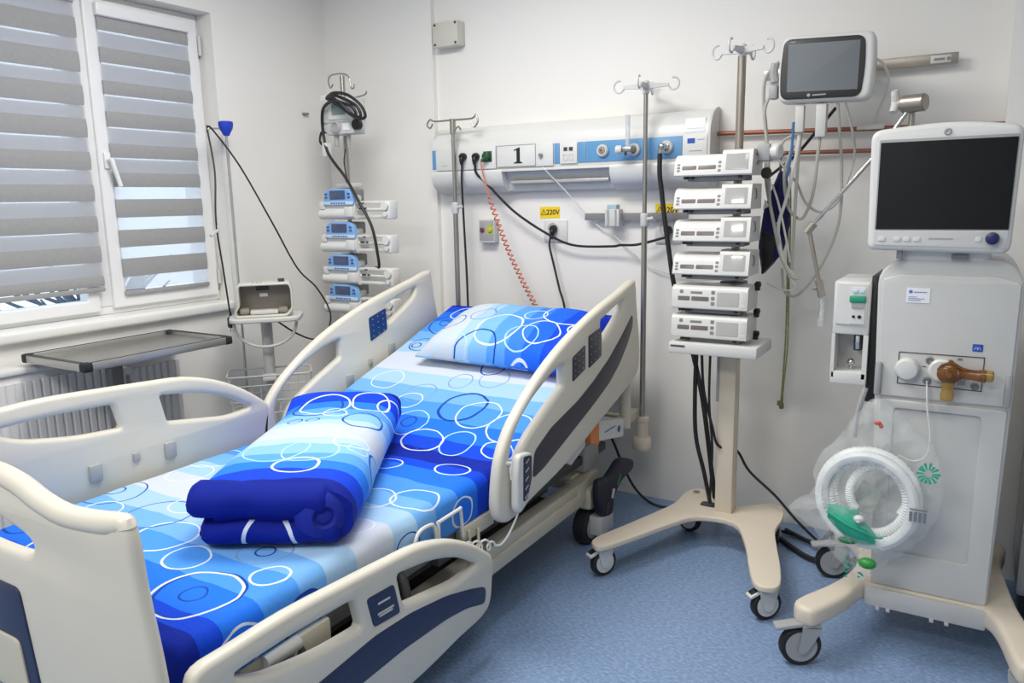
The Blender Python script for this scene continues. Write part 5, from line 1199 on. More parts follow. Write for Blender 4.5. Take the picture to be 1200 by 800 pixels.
PL = ['topmost white syringe pump on the trolley, level with the copper pipes', 'second white syringe pump from the top of the trolley stack', 'third white syringe pump from the top, beside the wall plug', 'fourth white syringe pump from the top of the trolley stack', 'fifth white syringe pump from the top, without the sloping syringe well', 'lowest white syringe pump, resting above the trolley tray']
w0 = white_pump(0, PL[0], PZ[0], m_screengr_l if 'm_screengr_l' in globals() else m_lcd)
for k in (1, 2, 3): dup(w0, (-0.858, 2.89, PZ[k]), 0, PL[k])
w4 = white_pump(1, PL[4], PZ[4], m_lcd); dup(w4, (-0.858, 2.89, PZ[5] + 0.012), 0, PL[5])
# round knob module beside the top pump
t = thing('drip_sensor', 'white round plug module beside the topmost pump of the trolley', 'module', (-0.66, 2.87, 1.53))
G().lathe([(0.02, 0), (0.027, 0.004), (0.027, 0.03), (0.022, 0.036)], (-0.672, 2.90, 1.552), (1, -0.25, 0), 20).obj('cap', m_white, t)
G().bx(-0.716, -0.67, 2.87, 2.93, 1.52, 1.58, 0.006).obj('socket_block', m_grey, t)
g = G(); g.lathe([(0.012, 0), (0.02, 0.005), (0.02, 0.018), (0.012, 0.022)], (-0.69, 2.88, 1.478), (1, -0.6, 0), 12); g.obj('clamp_screw', m_black, label='black clamp screw under the topmost trolley pump', cat='screw')
for k, z_ in enumerate((1.075, 0.975, 0.89)):
    g = G(); g.lathe([(0.008, 0), (0.012, 0.003), (0.012, 0.016), (0.006, 0.02)], (-0.716, 2.93, z_), (1, -0.3, 0), 12); g.box((-0.71, 2.93, z_-0.008), (0.02, 0.02, 0.03), 0.004)
    g.obj('mains_plug', m_black, label=['black plug at the back of the fourth trolley pump', 'black plug at the back of the fifth trolley pump', 'black plug at the back of the lowest trolley pump'][k], cat='plug', group='pump plugs')
# cables under the tray
def simple_cable(name, pts, r, m, label, k=6): return G().tube(pts, r, 7, k).obj(name, m, label=label, cat='cable')
simple_cable('trolley_cable', [(-0.935, 2.93, 0.818), (-0.94, 2.94, 0.62), (-0.935, 2.95, 0.45), (-0.905, 2.97, 0.30), (-0.885, 3.0, 0.16)], 0.0085, m_cable, 'thick black cable curving from the trolley tray into the base opening')
simple_cable('trolley_cable', [(-0.915, 2.93, 0.818), (-0.905, 2.94, 0.65), (-0.87, 2.95, 0.50), (-0.845, 2.96, 0.42), (-0.80, 3.06, 0.38), (-0.745, 3.06, 0.30), (-0.64, 3.06, 0.215), (-0.55, 3.05, 0.13), (-0.45, 3.05, 0.05), (-0.36, 3.05, 0.012)], 0.0055, m_cable, 'black cable passing behind the trolley column down to the right')
simple_cable('trolley_cable', [(-0.88, 2.93, 0.818), (-0.882, 2.94, 0.60), (-0.868, 2.95, 0.42), (-0.875, 2.97, 0.28), (-0.89, 3.01, 0.16)], 0.005, m_cable, 'thin black cable hanging straight from the trolley tray into the base opening')
simple_cable('floor_cable', [(-1.42, 3.10, 0.42), (-1.40, 3.18, 0.30), (-1.36, 3.22, 0.16), (-1.30, 3.24, 0.05), (-1.20, 3.22, 0.008), (-1.05, 3.24, 0.008), (-0.7, 3.22, 0.008), (-0.4, 3.12, 0.008)], 0.006, m_cable, 'black mains cable running from the bed down onto the floor behind the trolley')

# ================================================================== PATIENT MONITOR
mon = thing('patient_monitor', 'white patient monitor with black bezel and grey screen on the wall arm', 'monitor', (-0.518, 3.03, 1.71))
MY = 2.985
tilt = R(4)
mu, mv = Vector((1, 0.02, -0.0)).normalized(), Vector((0, 0.06, 1)).normalized()
mo = Vector((-0.518, MY, 1.83))
body = rpoly([(-0.155, -0.108), (0.148, -0.116), (0.158, 0.0), (0.152, 0.110), (-0.150, 0.122), (-0.160, 0.0)], [0.03, 0.03, 0.3, 0.03, 0.03, 0.3], 5)
b = G().plate([body], 0.075, 0.016, mo+Vector((0, 0.03, 0)), mu, mv).obj('housing', m_white, mon)
bez = rpoly([(-0.146, -0.096), (0.118, -0.104), (0.128, 0.0), (0.122, 0.098), (-0.142, 0.110), (-0.151, 0.0)], [0.028, 0.028, 0.3, 0.028, 0.028, 0.3], 5)
z_ = G().plate([bez], 0.006, 0.002, mo+Vector((0, -0.009, 0)), mu, mv).obj('bezel', m_black, b)
scr = [(-0.124, -0.072), (0.108, -0.080), (0.108, 0.082), (-0.126, 0.092)]
G().plate([rpoly(scr, 0.002, 2)], 0.002, 0.0005, mo+Vector((0, -0.013, 0)), mu, mv).obj('screen', m_screengr, z_)
g = G(); g.box(mo+Vector((-0.015, -0.019, -0.088)), (0.045, 0.001, 0.004)); g.cyl(mo+Vector((-0.05, -0.018, -0.087)), mo+Vector((-0.05, -0.0195, -0.087)), 0.0055); g.obj('bezel_logo', m_grey, z_)
G().box(mo+Vector((-0.115, -0.008, 0.098)), (0.022, 0.001, 0.003)).obj('bezel_print', m_grey, z_)
g = G(); g.box(mo+Vector((0.03, 0.12, 0.01)), (0.11, 0.10, 0.11), 0.01); g.obj('mount', m_lgrey, mon)
g = G(); g.bx(-0.55, -0.44, 3.15, 3.285, 1.845, 1.89, 0.006); g.obj('rail_bracket', m_lgrey, mon)
g = G(); g.bx(-0.615, -0.585, 2.99, 3.02, 1.62, 1.715, 0.004); g.bx(-0.545, -0.51, 2.99, 3.03, 1.60, 1.715, 0.004); g.obj('cable_duct', m_lgrey, mon)
g = G(); g.tube([(-0.69, 2.99, 1.865), (-0.695, 2.99, 1.835), (-0.69, 2.99, 1.80)], 0.015, 8, 3); g.obj('side_connector', m_grey, mon)
g = G(); g.box((-0.692, 2.99, 1.765), (0.03, 0.04, 0.05), 0.008); g.obj('side_connector', m_grey, mon)
CB = [
 ([(-0.68, 2.99, 1.87), (-0.725, 3.0, 1.82), (-0.735, 3.02, 1.74), (-0.725, 3.04, 1.62), (-0.722, 3.05, 1.46), (-0.695, 3.06, 1.32), (-0.66, 3.06, 1.18), (-0.62, 3.06, 1.10), (-0.585, 3.06, 1.09)], 0.0065, m_greyc, 'thick pale cable bowing left of the patient monitor and past the navy bag'),
 ([(-0.70, 2.99, 1.77), (-0.725, 3.0, 1.70), (-0.715, 3.02, 1.58), (-0.705, 3.03, 1.45), (-0.70, 3.04, 1.36), (-0.665, 3.04, 1.22)], 0.006, m_greyc, 'pale cable dropping from the lower left connector of the monitor'),
 ([(-0.60, 3.0, 1.71), (-0.605, 3.02, 1.58), (-0.64, 3.04, 1.40), (-0.67, 3.05, 1.28), (-0.65, 3.06, 1.16), (-0.60, 3.07, 1.08)], 0.0065, m_clearc, 'clear tube hanging from the monitor in front of the navy bag'),
 ([(-0.59, 3.0, 1.71), (-0.60, 3.03, 1.62), (-0.61, 3.05, 1.50), (-0.615, 3.06, 1.30), (-0.62, 3.08, 1.12)], 0.006, m_greyc, 'straight pale cable below the left half of the monitor'),
 ([(-0.52, 3.0, 1.71), (-0.535, 3.02, 1.56), (-0.55, 3.05, 1.42), (-0.57, 3.07, 1.35), (-0.60, 3.08, 1.31), (-0.645, 3.08, 1.36), (-0.66, 3.07, 1.48), (-0.63, 3.06, 1.58)], 0.006, m_greyc, 'pale cable looping round under the middle of the monitor'),
 ([(-0.475, 3.0, 1.71), (-0.47, 3.05, 1.60), (-0.465, 3.10, 1.48), (-0.468, 3.12, 1.30), (-0.52, 3.12, 1.14), (-0.597, 3.12, 1.024), (-0.65, 3.12, 1.03), (-0.665, 3.12, 1.12)], 0.0055, m_greyc, 'long pale cable sweeping in a wide loop below the monitor'),
 ([(-0.45, 3.0, 1.71), (-0.43, 3.05, 1.62), (-0.425, 3.10, 1.54), (-0.44, 3.10, 1.46), (-0.475, 3.10, 1.37), (-0.53, 3.10, 1.335), (-0.585, 3.10, 1.37), (-0.615, 3.08, 1.44), (-0.66, 3.06, 1.50), (-0.68, 3.06, 1.54), (-0.66, 3.05, 1.60), (-0.60, 3.04, 1.62)], 0.0045, m_greyc, 'thin pale cable hanging in a shallow loop below the right half of the monitor'),
 ([(-0.625, 3.02, 1.66), (-0.63, 3.03, 1.56), (-0.645, 3.04, 1.46)], 0.005, m_bluec, 'short blue cable among the pale cables under the monitor'),
 ([(-0.36, 3.02, 1.85), (-0.34, 3.06, 1.83), (-0.33, 3.12, 1.78), (-0.36, 3.20, 1.71), (-0.385, 3.25, 1.66)], 0.0045, m_clearc, 'thin white cable arching from the right side of the monitor to the copper pipe'),
 ([(-0.49, 3.05, 1.70), (-0.57, 3.15, 1.63), (-0.65, 3.20, 1.55), (-0.75, 3.20, 1.47)], 0.006, m_cable, 'black cable slanting down left behind the monitor cables'),
 ([(-0.66, 3.07, 1.50), (-0.655, 3.14, 1.30), (-0.66, 3.20, 1.10), (-0.664, 3.24, 0.85), (-0.672, 3.26, 0.64), (-0.678, 3.27, 0.545)], 0.0035, m_yg, 'yellow-green earth wire hanging down the wall right of the trolley'),
 ([(-0.64, 3.07, 1.50), (-0.645, 3.14, 1.30), (-0.652, 3.20, 1.05), (-0.655, 3.24, 0.80), (-0.668, 3.26, 0.62), (-0.672, 3.27, 0.545)], 0.003, m_yg, 'second yellow-green earth wire, twisted beside the first on the wall'),
 ([(-0.675, 3.05, 1.30), (-0.64, 3.06, 1.13), (-0.60, 3.07, 1.05), (-0.66, 3.10, 1.04), (-0.72, 3.12, 1.06)], 0.0035, m_clearc, 'thin clear tube curling below the navy bag'),
 ([(-0.70, 3.06, 1.44), (-0.67, 3.05, 1.36), (-0.64, 3.05, 1.24), (-0.625, 3.07, 1.15)], 0.004, m_clearc, 'slim white tube crossing the navy bag'),
]
for pts, r_, m_, l_ in CB: simple_cable('monitor_cable', pts, r_, m_, l_, 7)
g = G(); g.lathe([(0.007, 0), (0.01, 0.005), (0.01, 0.02), (0.006, 0.03)], (-0.675, 3.27, 0.52), Z, 10); g.box((-0.68, 3.262, 0.545), (0.022, 0.012, 0.02), 0.003); g.obj('earth_plug', mat('olive_plastic', (120, 112, 74), 0.5), label='small olive plug at the lower end of the earth wires', cat='plug')
g = G(); g.box((-0.385, 3.262, 1.645), (0.07, 0.025, 0.02), 0.006); g.box((-0.43, 3.262, 1.642), (0.03, 0.014, 0.012), 0.003); g.obj('pipe_clip', m_clearc, label='white clip on the upper copper pipe beside the ventilator arm', cat='clip')
# navy cuff bag hanging behind the pumps
nb = thing('cuff_bag', 'navy fabric cuff bag hanging beside the trolley pumps', 'bag', (-0.70, 3.13, 1.09))
g = G(); po = rpoly([(-0.745, 1.35), (-0.69, 1.50), (-0.665, 1.47), (-0.645, 1.30), (-0.668, 1.18), (-0.742, 1.09), (-0.762, 1.2)], 0.02, 3)
g.plate([po], 0.05, 0.018, (0, 3.14, 0), X, Z); g.obj('bag_body', m_navy2, nb)
g = G(); g.plate([rpoly([(-0.742, 1.092), (-0.70, 1.14), (-0.69, 1.24), (-0.75, 1.27)], 0.006, 2)], 0.052, 0.004, (0, 3.139, 0), X, Z); g.obj('bag_flap', m_black, nb)
g = G(); g.prism([(-0.744, 1.345), (-0.718, 1.36), (-0.738, 1.385)], (0, 3.113, 0), X, Z, -Y*0.002); g.obj('bag_tag', m_paper, nb)
g = G(); g.tube([(-0.69, 3.14, 1.49), (-0.70, 3.18, 1.54), (-0.70, 3.285, 1.565)], 0.004, 6, 4); g.obj('bag_strap', m_black, nb)

# ================================================================== VENTILATOR
ven = thing('ventilator', 'tall white intensive care ventilator with dark touch screen on a wheeled base', 'ventilator', (-0.08, 2.70, 0))
VY = 2.53
bp_ = rpoly([(-0.228, 0.188), (0.088, 0.188), (0.094, 0.45), (0.102, 0.80), (0.106, 1.16), (0.06, 1.215), (-0.21, 1.215), (-0.262, 1.17), (-0.252, 0.80), (-0.236, 0.45)], [0.004, 0.004, 0.3, 0.3, 0.05, 0.05, 0.05, 0.05, 0.3, 0.3], 3)
b = G().plate([bp_], 0.40, 0.008, (0, VY+0.20, 0), X, Z).obj('cabinet', m_lgrey, ven)
# front panels proud of the cabinet
up_ = G().plate([rpoly([(-0.240, 0.80), (0.094, 0.80), (0.097, 1.15), (0.04, 1.165), (-0.20, 1.165), (-0.248, 1.15)], 0.01, 3)], 0.012, 0.003, (0, VY-0.003, 0), X, Z).obj('front_panel', m_lgrey, b)
lowp = [(-0.196, 0.30), (0.032, 0.30), (0.030, 0.775), (-0.196, 0.775)]
lf = G().plate([rpoly([(-0.226, 0.192), (0.084, 0.192), (0.092, 0.79), (-0.236, 0.79)], 0.006, 2), rpoly([(-0.195, 0.31), (0.03, 0.31), (0.032, 0.765), (-0.195, 0.765)], 0.012, 3)], 0.012, 0.003, (0, VY-0.003, 0), X, Z).obj('front_panel', m_lgrey, b)
G().bx(-0.12, -0.045, VY-0.004, VY+0.004, 0.762, 0.782).obj('panel_catch', m_grey, lf)
for x_, z0_, z1_ in ((-0.243, 0.80, 0.905), (0.088, 0.80, 0.90)):
    G().box((x_, VY-0.016, (z0_+z1_)/2), (0.018, 0.02, z1_-z0_), 0.007).obj('panel_rail', m_grey, up_)
lbl = G().bx(-0.183, -0.122, VY-0.0105, VY-0.0085, 1.085, 1.128).obj('paper_label', m_paper, up_)
g = G(); g.cyl((-0.172, VY-0.0105, 1.117), (-0.172, VY-0.0112, 1.117), 0.005)
g.bx(-0.163, -0.13, VY-0.0112, VY-0.0105, 1.115, 1.117); g.bx(-0.177, -0.155, VY-0.0112, VY-0.0105, 1.101, 1.1025); g.bx(-0.177, -0.135, VY-0.0112, VY-0.0105, 1.096, 1.0975); g.bx(-0.177, -0.145, VY-0.0112, VY-0.0105, 1.091, 1.0925); g.obj('label_print', m_bluepr, lbl)
G().plate([rrect(-0.006, 0.954, 0.020, 0.975, 0.002, 2)], 0.002, 0.0004, (0, VY-0.0095, 0), X, Z).obj('blue_badge', m_logo, up_)
g = G(); g.tube([(-0.001, VY-0.011, 0.959), (0.003, VY-0.011, 0.967), (0.006, VY-0.011, 0.966), (0.006, VY-0.011, 0.959)], 0.0008, 5); g.tube([(0.015, VY-0.011, 0.959), (0.011, VY-0.011, 0.967), (0.008, VY-0.011, 0.966), (0.008, VY-0.011, 0.959)], 0.0008, 5); g.obj('badge_symbol', m_paleblue, up_)
G().plate([rpoly([(-0.192, 0.841), (0.026, 0.839), (0.027, 0.939), (-0.192, 0.938)], 0.002, 2), rpoly([(-0.1895, 0.8435), (0.0235, 0.8415), (0.0245, 0.9365), (-0.1895, 0.9355)], 0.002, 2)], 0.002, 0.0003, (0, VY-0.0095, 0), X, Z).obj('port_outline', m_dgrey, up_)
G().lathe([(0.030, 0), (0.033, 0.005), (0.033, 0.022), (0.027, 0.032), (0.012, 0.035), (0.002, 0.035)], (-0.166, VY-0.009, 0.890), -Y, 28).obj('white_cap', m_white, up_)
for x_, z_ in ((-0.110, 0.919), (-0.113, 0.857), (0.008, 0.853)):
    G().lathe([(0.011, 0), (0.011, 0.004), (0.007, 0.007), (0.004, 0.003)], (x_, VY-0.009, z_), -Y, 16).obj('port', m_mgrey, up_)
for x0_, x1_, z_ in ((-0.128, -0.118, 0.899), (-0.110, -0.096, 0.899)): G().bx(x0_, x1_, VY-0.0102, VY-0.009, z_-0.001, z_+0.001).obj('port_marking', m_dgrey, up_)
G().bx(-0.04, -0.028, VY-0.0102, VY-0.009, 0.925, 0.931).obj('port_marking', m_print, up_); G().bx(-0.035, -0.016, VY-0.0102, VY-0.009, 0.853, 0.868).obj('port_marking', m_grey, up_)
# amber expiratory valve
av = thing('expiratory_valve', 'amber expiratory valve block on the front of the ventilator', 'valve', (-0.06, VY-0.03, 0.82))
G().lathe([(0.03, 0), (0.034, 0.006), (0.034, 0.016), (0.028, 0.022)], (-0.078, VY-0.009, 0.893), -Y, 26).obj('white_ring', m_white, av)
G().lathe([(0.024, 0), (0.030, 0.006), (0.030, 0.028), (0.022, 0.036), (0.012, 0.038), (0.010, 0.046), (0.002, 0.046)], (-0.058, VY-0.026, 0.892), -Y, 26).obj('valve_body', m_amber, av)
G().lathe([(0.017, 0), (0.015, 0.03), (0.016, 0.045), (0.018, 0.05), (0.017, 0.066)], (-0.058, VY-0.045, 0.880), (0, 0, -1), 20).obj('port', m_amber2, av)
G().lathe([(0.016, 0), (0.019, 0.012), (0.014, 0.02), (0.015, 0.055), (0.018, 0.065), (0.018, 0.078)], (-0.045, VY-0.045, 0.892), X, 20).obj('side_port', m_amber, av)
G().lathe([(0.016, 0), (0.016, 0.018), (0.012, 0.022)], (0.030, VY-0.045, 0.893), X, 20).obj('port_cap', m_amber2, av)
g = G(); g.tube([(-0.085, VY-0.05, 0.90), (-0.076, VY-0.056, 0.915), (-0.06, VY-0.058, 0.924), (-0.055, VY-0.056, 0.93), (-0.045, VY-0.056, 0.922), (-0.02, VY-0.052, 0.908), (0.02, VY-0.05, 0.903)], 0.004, 8, 4); g.obj('spring_clip', m_amber, av)
# pressure line
simple_cable('pressure_line', [(-0.113, VY-0.012, 0.857), (-0.110, VY-0.03, 0.835), (-0.105, VY-0.035, 0.78), (-0.092, VY-0.035, 0.70), (-0.098, VY-0.04, 0.64), (-0.13, VY-0.05, 0.62), (-0.17, VY-0.06, 0.635)], 0.0028, m_clearc, 'thin clear pressure line hanging from the ventilator port')
# ventilator screen
vs_o = Vector((0, 2.49, 0))
ou = rpoly([(-0.292, 1.238), (0.062, 1.230), (0.070, 1.572), (-0.10, 1.592), (-0.300, 1.575)], [0.022, 0.03, 0.03, 0.6, 0.03], 5)
vm = G().plate([ou], 0.06, 0.014, (0, 2.515, 0), X, Z).obj('display_housing', m_white, ven)
fp = G().plate([rpoly([(-0.276, 1.252), (0.050, 1.246), (0.054, 1.295), (-0.277, 1.295)], 0.006, 2)], 0.003, 0.0008, (0, 2.4845, 0), X, Z).obj('button_panel', m_lgrey, vm)
G().plate([rpoly([(-0.276, 1.296), (0.055, 1.296), (0.060, 1.548), (-0.276, 1.548)], 0.003, 2)], 0.003, 0.0006, (0, 2.4845, 0), X, Z).obj('screen_border', m_grey, vm)
G().plate([rpoly([(-0.272, 1.298), (0.053, 1.298), (0.057, 1.540), (-0.272, 1.540)], 0.002, 2)], 0.003, 0.0006, (0, 2.483, 0), X, Z).obj('screen', m_screenblk, vm)
G().lathe([(0.010, 0), (0.010, 0.003), (0.007, 0.005), (0.002, 0.003)], (-0.108, 2.486, 1.562), -Y, 18).obj('alarm_light', m_grey, vm)
G().lathe([(0.014, 0), (0.017, 0.004), (0.016, 0.018), (0.012, 0.021), (0.002, 0.021)], (0.018, 2.483, 1.274), -Y, 22).obj('rotary_knob', mat('navy_knob', (34, 40, 92), 0.3), fp)
for x_ in (-0.255, -0.215, -0.19, -0.165): G().plate([rrect(x_-0.009, 1.264, x_+0.009, 1.276, 0.003, 2)], 0.003, 0.0008, (0, 2.4825, 0), X, Z).obj('button', m_white, fp)
G().plate([rrect(-0.022, 1.264, -0.008, 1.278, 0.003, 2)], 0.003, 0.0008, (0, 2.4825, 0), X, Z).obj('button', m_white, fp)
G().bx(-0.135, -0.075, 2.4822, 2.483, 1.270, 1.274).obj('panel_print', m_grey, fp)
G().bx(-0.21, 0.02, 2.53, 2.64, 1.19, 1.26, 0.02).obj('display_mount', m_white, ven)
G().bx(-0.076, -0.034, 2.515, 2.53, 1.212, 1.226).obj('mount_slot', m_mgrey, ven)
G().bx(-0.215, -0.20, 2.50, 2.52, 1.212, 1.240).obj('display_latch', m_mgrey, ven)
# left gas module
gm = G(); gm.bx(-0.392, -0.286, 2.60, 2.86, 0.965, 1.132, 0.006); gm = gm.obj('gas_module', m_white, ven)
G().plate([rpoly([(-0.384, 0.998), (-0.294, 0.994), (-0.292, 1.126), (-0.383, 1.127)], 0.004, 2)], 0.006, 0.0015, (0, 2.598, 0), X, Z).obj('module_cover', m_white, gm)
G().plate([rrect(-0.342, 1.000, -0.299, 1.115, 0.003, 2)], 0.006, 0.0015, (0, 2.5945, 0), X, Z).obj('sensor_block', m_white, gm)
G().bx(-0.345, -0.297, 2.583, 2.594, 1.068, 1.090, 0.005).obj('green_clip', mat('green_clip_plastic', (38, 150, 116), 0.4), gm)
G().bx(-0.338, -0.303, 2.587, 2.593, 1.052, 1.068).obj('vent_slots', m_grey, gm)
G().cyl((-0.331, 2.592, 1.024), (-0.331, 2.589, 1.024), 0.0045).obj('socket', m_black, gm); G().cyl((-0.314, 2.592, 1.024), (-0.314, 2.589, 1.024), 0.0055).obj('socket', m_black, gm)
G().bx(-0.337, -0.322, 2.588, 2.592, 1.098, 1.108, 0.001).obj('key', m_paleblue, gm); G().bx(-0.318, -0.303, 2.588, 2.592, 1.098, 1.108, 0.001).obj('key', m_paleblue, gm)
hb = G(); hb.bx(-0.392, -0.382, 2.60, 2.86, 0.825, 0.966); hb.bx(-0.300, -0.286, 2.60, 2.86, 0.825, 0.966); hb.bx(-0.392, -0.286, 2.70, 2.72, 0.825, 0.966); hb.bx(-0.392, -0.286, 2.60, 2.86, 0.805, 0.845, 0.004); hb = hb.obj('open_bay', m_white, ven)
g = G(); g.bx(-0.335, -0.310, 2.66, 2.70, 0.905, 0.962, 0.003); g.obj('water_trap_holder', m_dgrey, hb)
G().bx(-0.329, -0.316, 2.654, 2.66, 0.91, 0.955, 0.002).obj('water_trap_window', m_chrome, hb)
g = G(); g.sphere((-0.338, 2.65, 0.868), 0.012); g.cyl((-0.338, 2.65, 0.845), (-0.338, 2.65, 0.87), 0.006); g.obj('water_trap', m_chrome, hb)
G().bx(-0.288, -0.262, 2.62, 2.86, 0.75, 1.15, 0.004).obj('side_gap_shade', m_black, ven)  # black block standing in for the shade in the open gap beside the module
# base
dk = [(-0.245, 2.50), (-0.20, 2.515), (0.02, 2.515), (0.085, 2.50), (0.12, 2.42), (0.155, 2.25), (0.19, 2.235), (0.215, 2.26), (0.205, 2.42), (0.165, 2.58), (0.13, 2.85), (0.145, 3.0), (0.12, 3.04), (0.08, 3.02), (0.06, 2.94), (-0.24, 2.94), (-0.36, 3.0), (-0.41, 2.985), (-0.40, 2.93), (-0.33, 2.86), (-0.29, 2.75), (-0.29, 2.60), (-0.335, 2.46), (-0.405, 2.32), (-0.40, 2.27), (-0.365, 2.255), (-0.335, 2.275), (-0.28, 2.39)]
vb = G().plate([sm(dk, 4)], 0.062, 0.016, (0, 0, 0.162), X, Y).obj('base', m_cream, ven)
G().bx(-0.24, 0.09, 2.498, 2.515, 0.125, 0.186, 0.006).obj('base_apron', m_lgrey, ven)
for x_ in (-0.20, -0.17, -0.05, -0.01): G().bx(x_-0.006, x_+0.006, 2.497, 2.52, 0.115, 0.128, 0.002).obj('apron_tab', m_lgrey, ven)
def vent_caster(x, y, ang, brake=True):
    M3 = Matrix.Rotation(ang, 3, 'Z'); o = Vector((x, y, 0)); ax = M3 @ X
    c = G().lathe([(0.045, -0.013), (0.058, -0.015), (0.062, -0.009), (0.062, 0.009), (0.058, 0.015), (0.045, 0.013)], (x, y, 0.062), ax, 30).obj('caster', m_rubber, ven)
    G().lathe([(0.036, -0.016), (0.047, -0.0165), (0.047, 0.0165), (0.036, 0.016)], (x, y, 0.062), ax, 26).obj('wheel_ring', m_grey, c)
    G().lathe([(0.004, -0.0155), (0.036, -0.0155), (0.036, 0.0155), (0.004, 0.0155)], (x, y, 0.062), ax, 20).obj('hub', m_dgrey, c)
    g = G()
    for s in (-1, 1):
        g.prism(rpoly([(-0.012, 0.045), (0.012, 0.045), (0.05, 0.11), (0.05, 0.135), (0.0, 0.135), (-0.002, 0.11)], 0.01, 3), o+ax*(s*0.022-0.003), M3 @ Y, Z, ax*0.006)
    g.box(o+(M3 @ Y)*0.03+Z*0.128, (0.05, 0.055, 0.02), 0.008, rot=M3); g.obj('fork', m_grey, c)
    if brake: G().box(o-(M3 @ Y)*0.03+Z*0.130, (0.042, 0.10, 0.014), 0.006, rot=M3 @ Matrix.Rotation(R(8), 3, 'X')).obj('brake_lever', m_grey, c)
vent_caster(-0.385, 2.275, R(-60)); vent_caster(0.19, 2.27, R(30)); vent_caster(-0.39, 2.90, R(-70)); vent_caster(0.10, 2.97, R(20), False)
# support arm clamped behind the screen
arm = thing('support_arm', 'jointed steel support arm reaching left from the ventilator', 'support arm', (-0.21, 2.66, 1.2))
G().tube([(-0.215, 2.68, 1.20), (-0.215, 2.68, 1.64)], 0.009, 10).obj('upright', m_steel, arm)
G().lathe([(0.022, -0.035), (0.026, -0.03), (0.026, 0.03), (0.022, 0.035)], (-0.210, 2.66, 1.66), (1, -0.35, 0.0), 24).obj('joint', m_steelw, arm)
g = G()
for k in range(3):
    a = R(90+120*k+20); g.tube([(-0.258, 2.675, 1.665), (-0.262, 2.675+0.022*math.cos(a), 1.665+0.024*math.sin(a)), (-0.264, 2.675+0.034*math.cos(a), 1.665+0.038*math.sin(a))], [0.013, 0.012, 0.010], 10, 3)
g.cyl((-0.235, 2.668, 1.663), (-0.268, 2.68, 1.666), 0.014); g.obj('wing_knob', m_lgrey, arm)
G().tube([(-0.222, 2.665, 1.645), (-0.30, 2.67, 1.523), (-0.485, 2.67, 1.296)], 0.0065, 10).obj('rod', m_chrome, arm)
G().cyl((-0.475, 2.67, 1.308), (-0.497, 2.67, 1.278), 0.013).obj('elbow', m_steelw, arm)
G().tube([(-0.49, 2.67, 1.29), (-0.448, 2.67, 1.11)], [0.0075, 0.006], 10).obj('rod', m_steelw, arm)
G().cyl((-0.452, 2.67, 1.125), (-0.440, 2.67, 1.072), 0.012).obj('end_joint', m_steelw, arm)
G().cyl((-0.455, 2.67, 1.10), (-0.470, 2.665, 1.098), 0.005).obj('end_screw', m_steelw, arm)
g = G(); g.tube([(-0.441, 2.67, 1.075), (-0.436, 2.67, 1.035), (-0.438, 2.67, 1.0)], 0.007, 8, 3); g.box((-0.438, 2.665, 0.988), (0.018, 0.014, 0.03), 0.004); g.obj('hose_clip', m_clearp, arm)

# ================================================================== BREATHING CIRCUIT IN ITS BAG
bc = Vector((-0.245, 2.435, 0.497))
# mounting: leans on the ventilator front
ct = thing('breathing_circuit', 'coiled white corrugated breathing tube hanging in front of the ventilator', 'breathing tube', (bc.x, bc.y, 0.33))
def corr(pts, r, n=9):
    """Corrugated hose: alternating radii along the path."""
    P = [Vector(p) for p in pts]; g = G(); rings = []; up = Vector((0, 1, 0))
    m_ = len(P)
    for i, p in enumerate(P):
        t_ = (P[min(i+1, m_-1)]-P[max(i-1, 0)]).normalized(); u = (up-t_*up.dot(t_)).normalized(); s = t_.cross(u)
        rr = r if i % 2 else r*0.86
        rings.append([p+(u*math.cos(2*math.pi*j/n)+s*math.sin(2*math.pi*j/n))*rr for j in range(n)])
    g.ring_loft(rings); return g
def coil(r0, r1, turns, yo, ph, cx=0, cz=0, N=260):
    o = []
    for i in range(N):
        f = i/(N-1); a = ph+turns*2*math.pi*f; rr = r0+(r1-r0)*f
        o.append(bc+Vector((cx+rr*math.cos(a)*1.03, yo+0.022*math.sin(a*0.5+f*3), cz+rr*math.sin(a)*1.08)))
    return o
corr(coil(0.134, 0.118, 2.1, 0.0, R(-70)), 0.0165).obj('hose', m_tubew, ct)
corr(coil(0.112, 0.098, 1.6, 0.022, R(20), 0.004, 0.004), 0.016).obj('hose', m_tubew, ct)
corr(coil(0.078, 0.074, 0.72, 0.02, R(-40), 0.030, 0.016, 120), 0.0145).obj('hose', m_tubew, ct)
# green mask
mk = thing('green_mask', 'folded teal face mask inside the coiled breathing tube', 'mask', (-0.275, 2.388, 0.40))
g = G(); rows = []
for i in range(9):
    f = i/8; w = math.sin(math.pi*(0.12+0.80*f))*0.045+0.006
    x_ = -0.345+0.135*f; zc = 0.452-0.065*f
    rows.append([(x_, 2.393-0.025*math.sin(math.pi*k/8)*math.sin(math.pi*f), zc+0.012-w*0.9+1.8*w*k/8-0.01) for k in range(9)])
g.ring_loft(rows, closed=False, cap=False); r2 = [[(p[0], p[1]+0.006, p[2]) for p in r] for r in rows]; g.ring_loft(list(reversed(r2)), closed=False, cap=False); g.obj('mask_shell', m_teal, mk)
g = G(); g.prism(rpoly([(-0.335, 0.462), (-0.26, 0.475), (-0.255, 0.44), (-0.31, 0.438)], 0.008, 3), (0, 2.388, 0), X, Z, Y*0.012); g.obj('mask_flap', m_teal, mk)
g = G(); g.tube([(-0.345, 2.386, 0.456), (-0.28, 2.363, 0.432), (-0.21, 2.383, 0.403), (-0.19, 2.388, 0.402)], 0.0035, 7, 4); g.obj('mask_seam', m_teal, mk)
g = G(); g.sphere((-0.255, 2.378, 0.452), 0.013, (1.2, 1, 0.9)); g.cyl((-0.256, 2.370, 0.452), (-0.256, 2.358, 0.453), 0.006); g.obj('connector', m_white, mk)
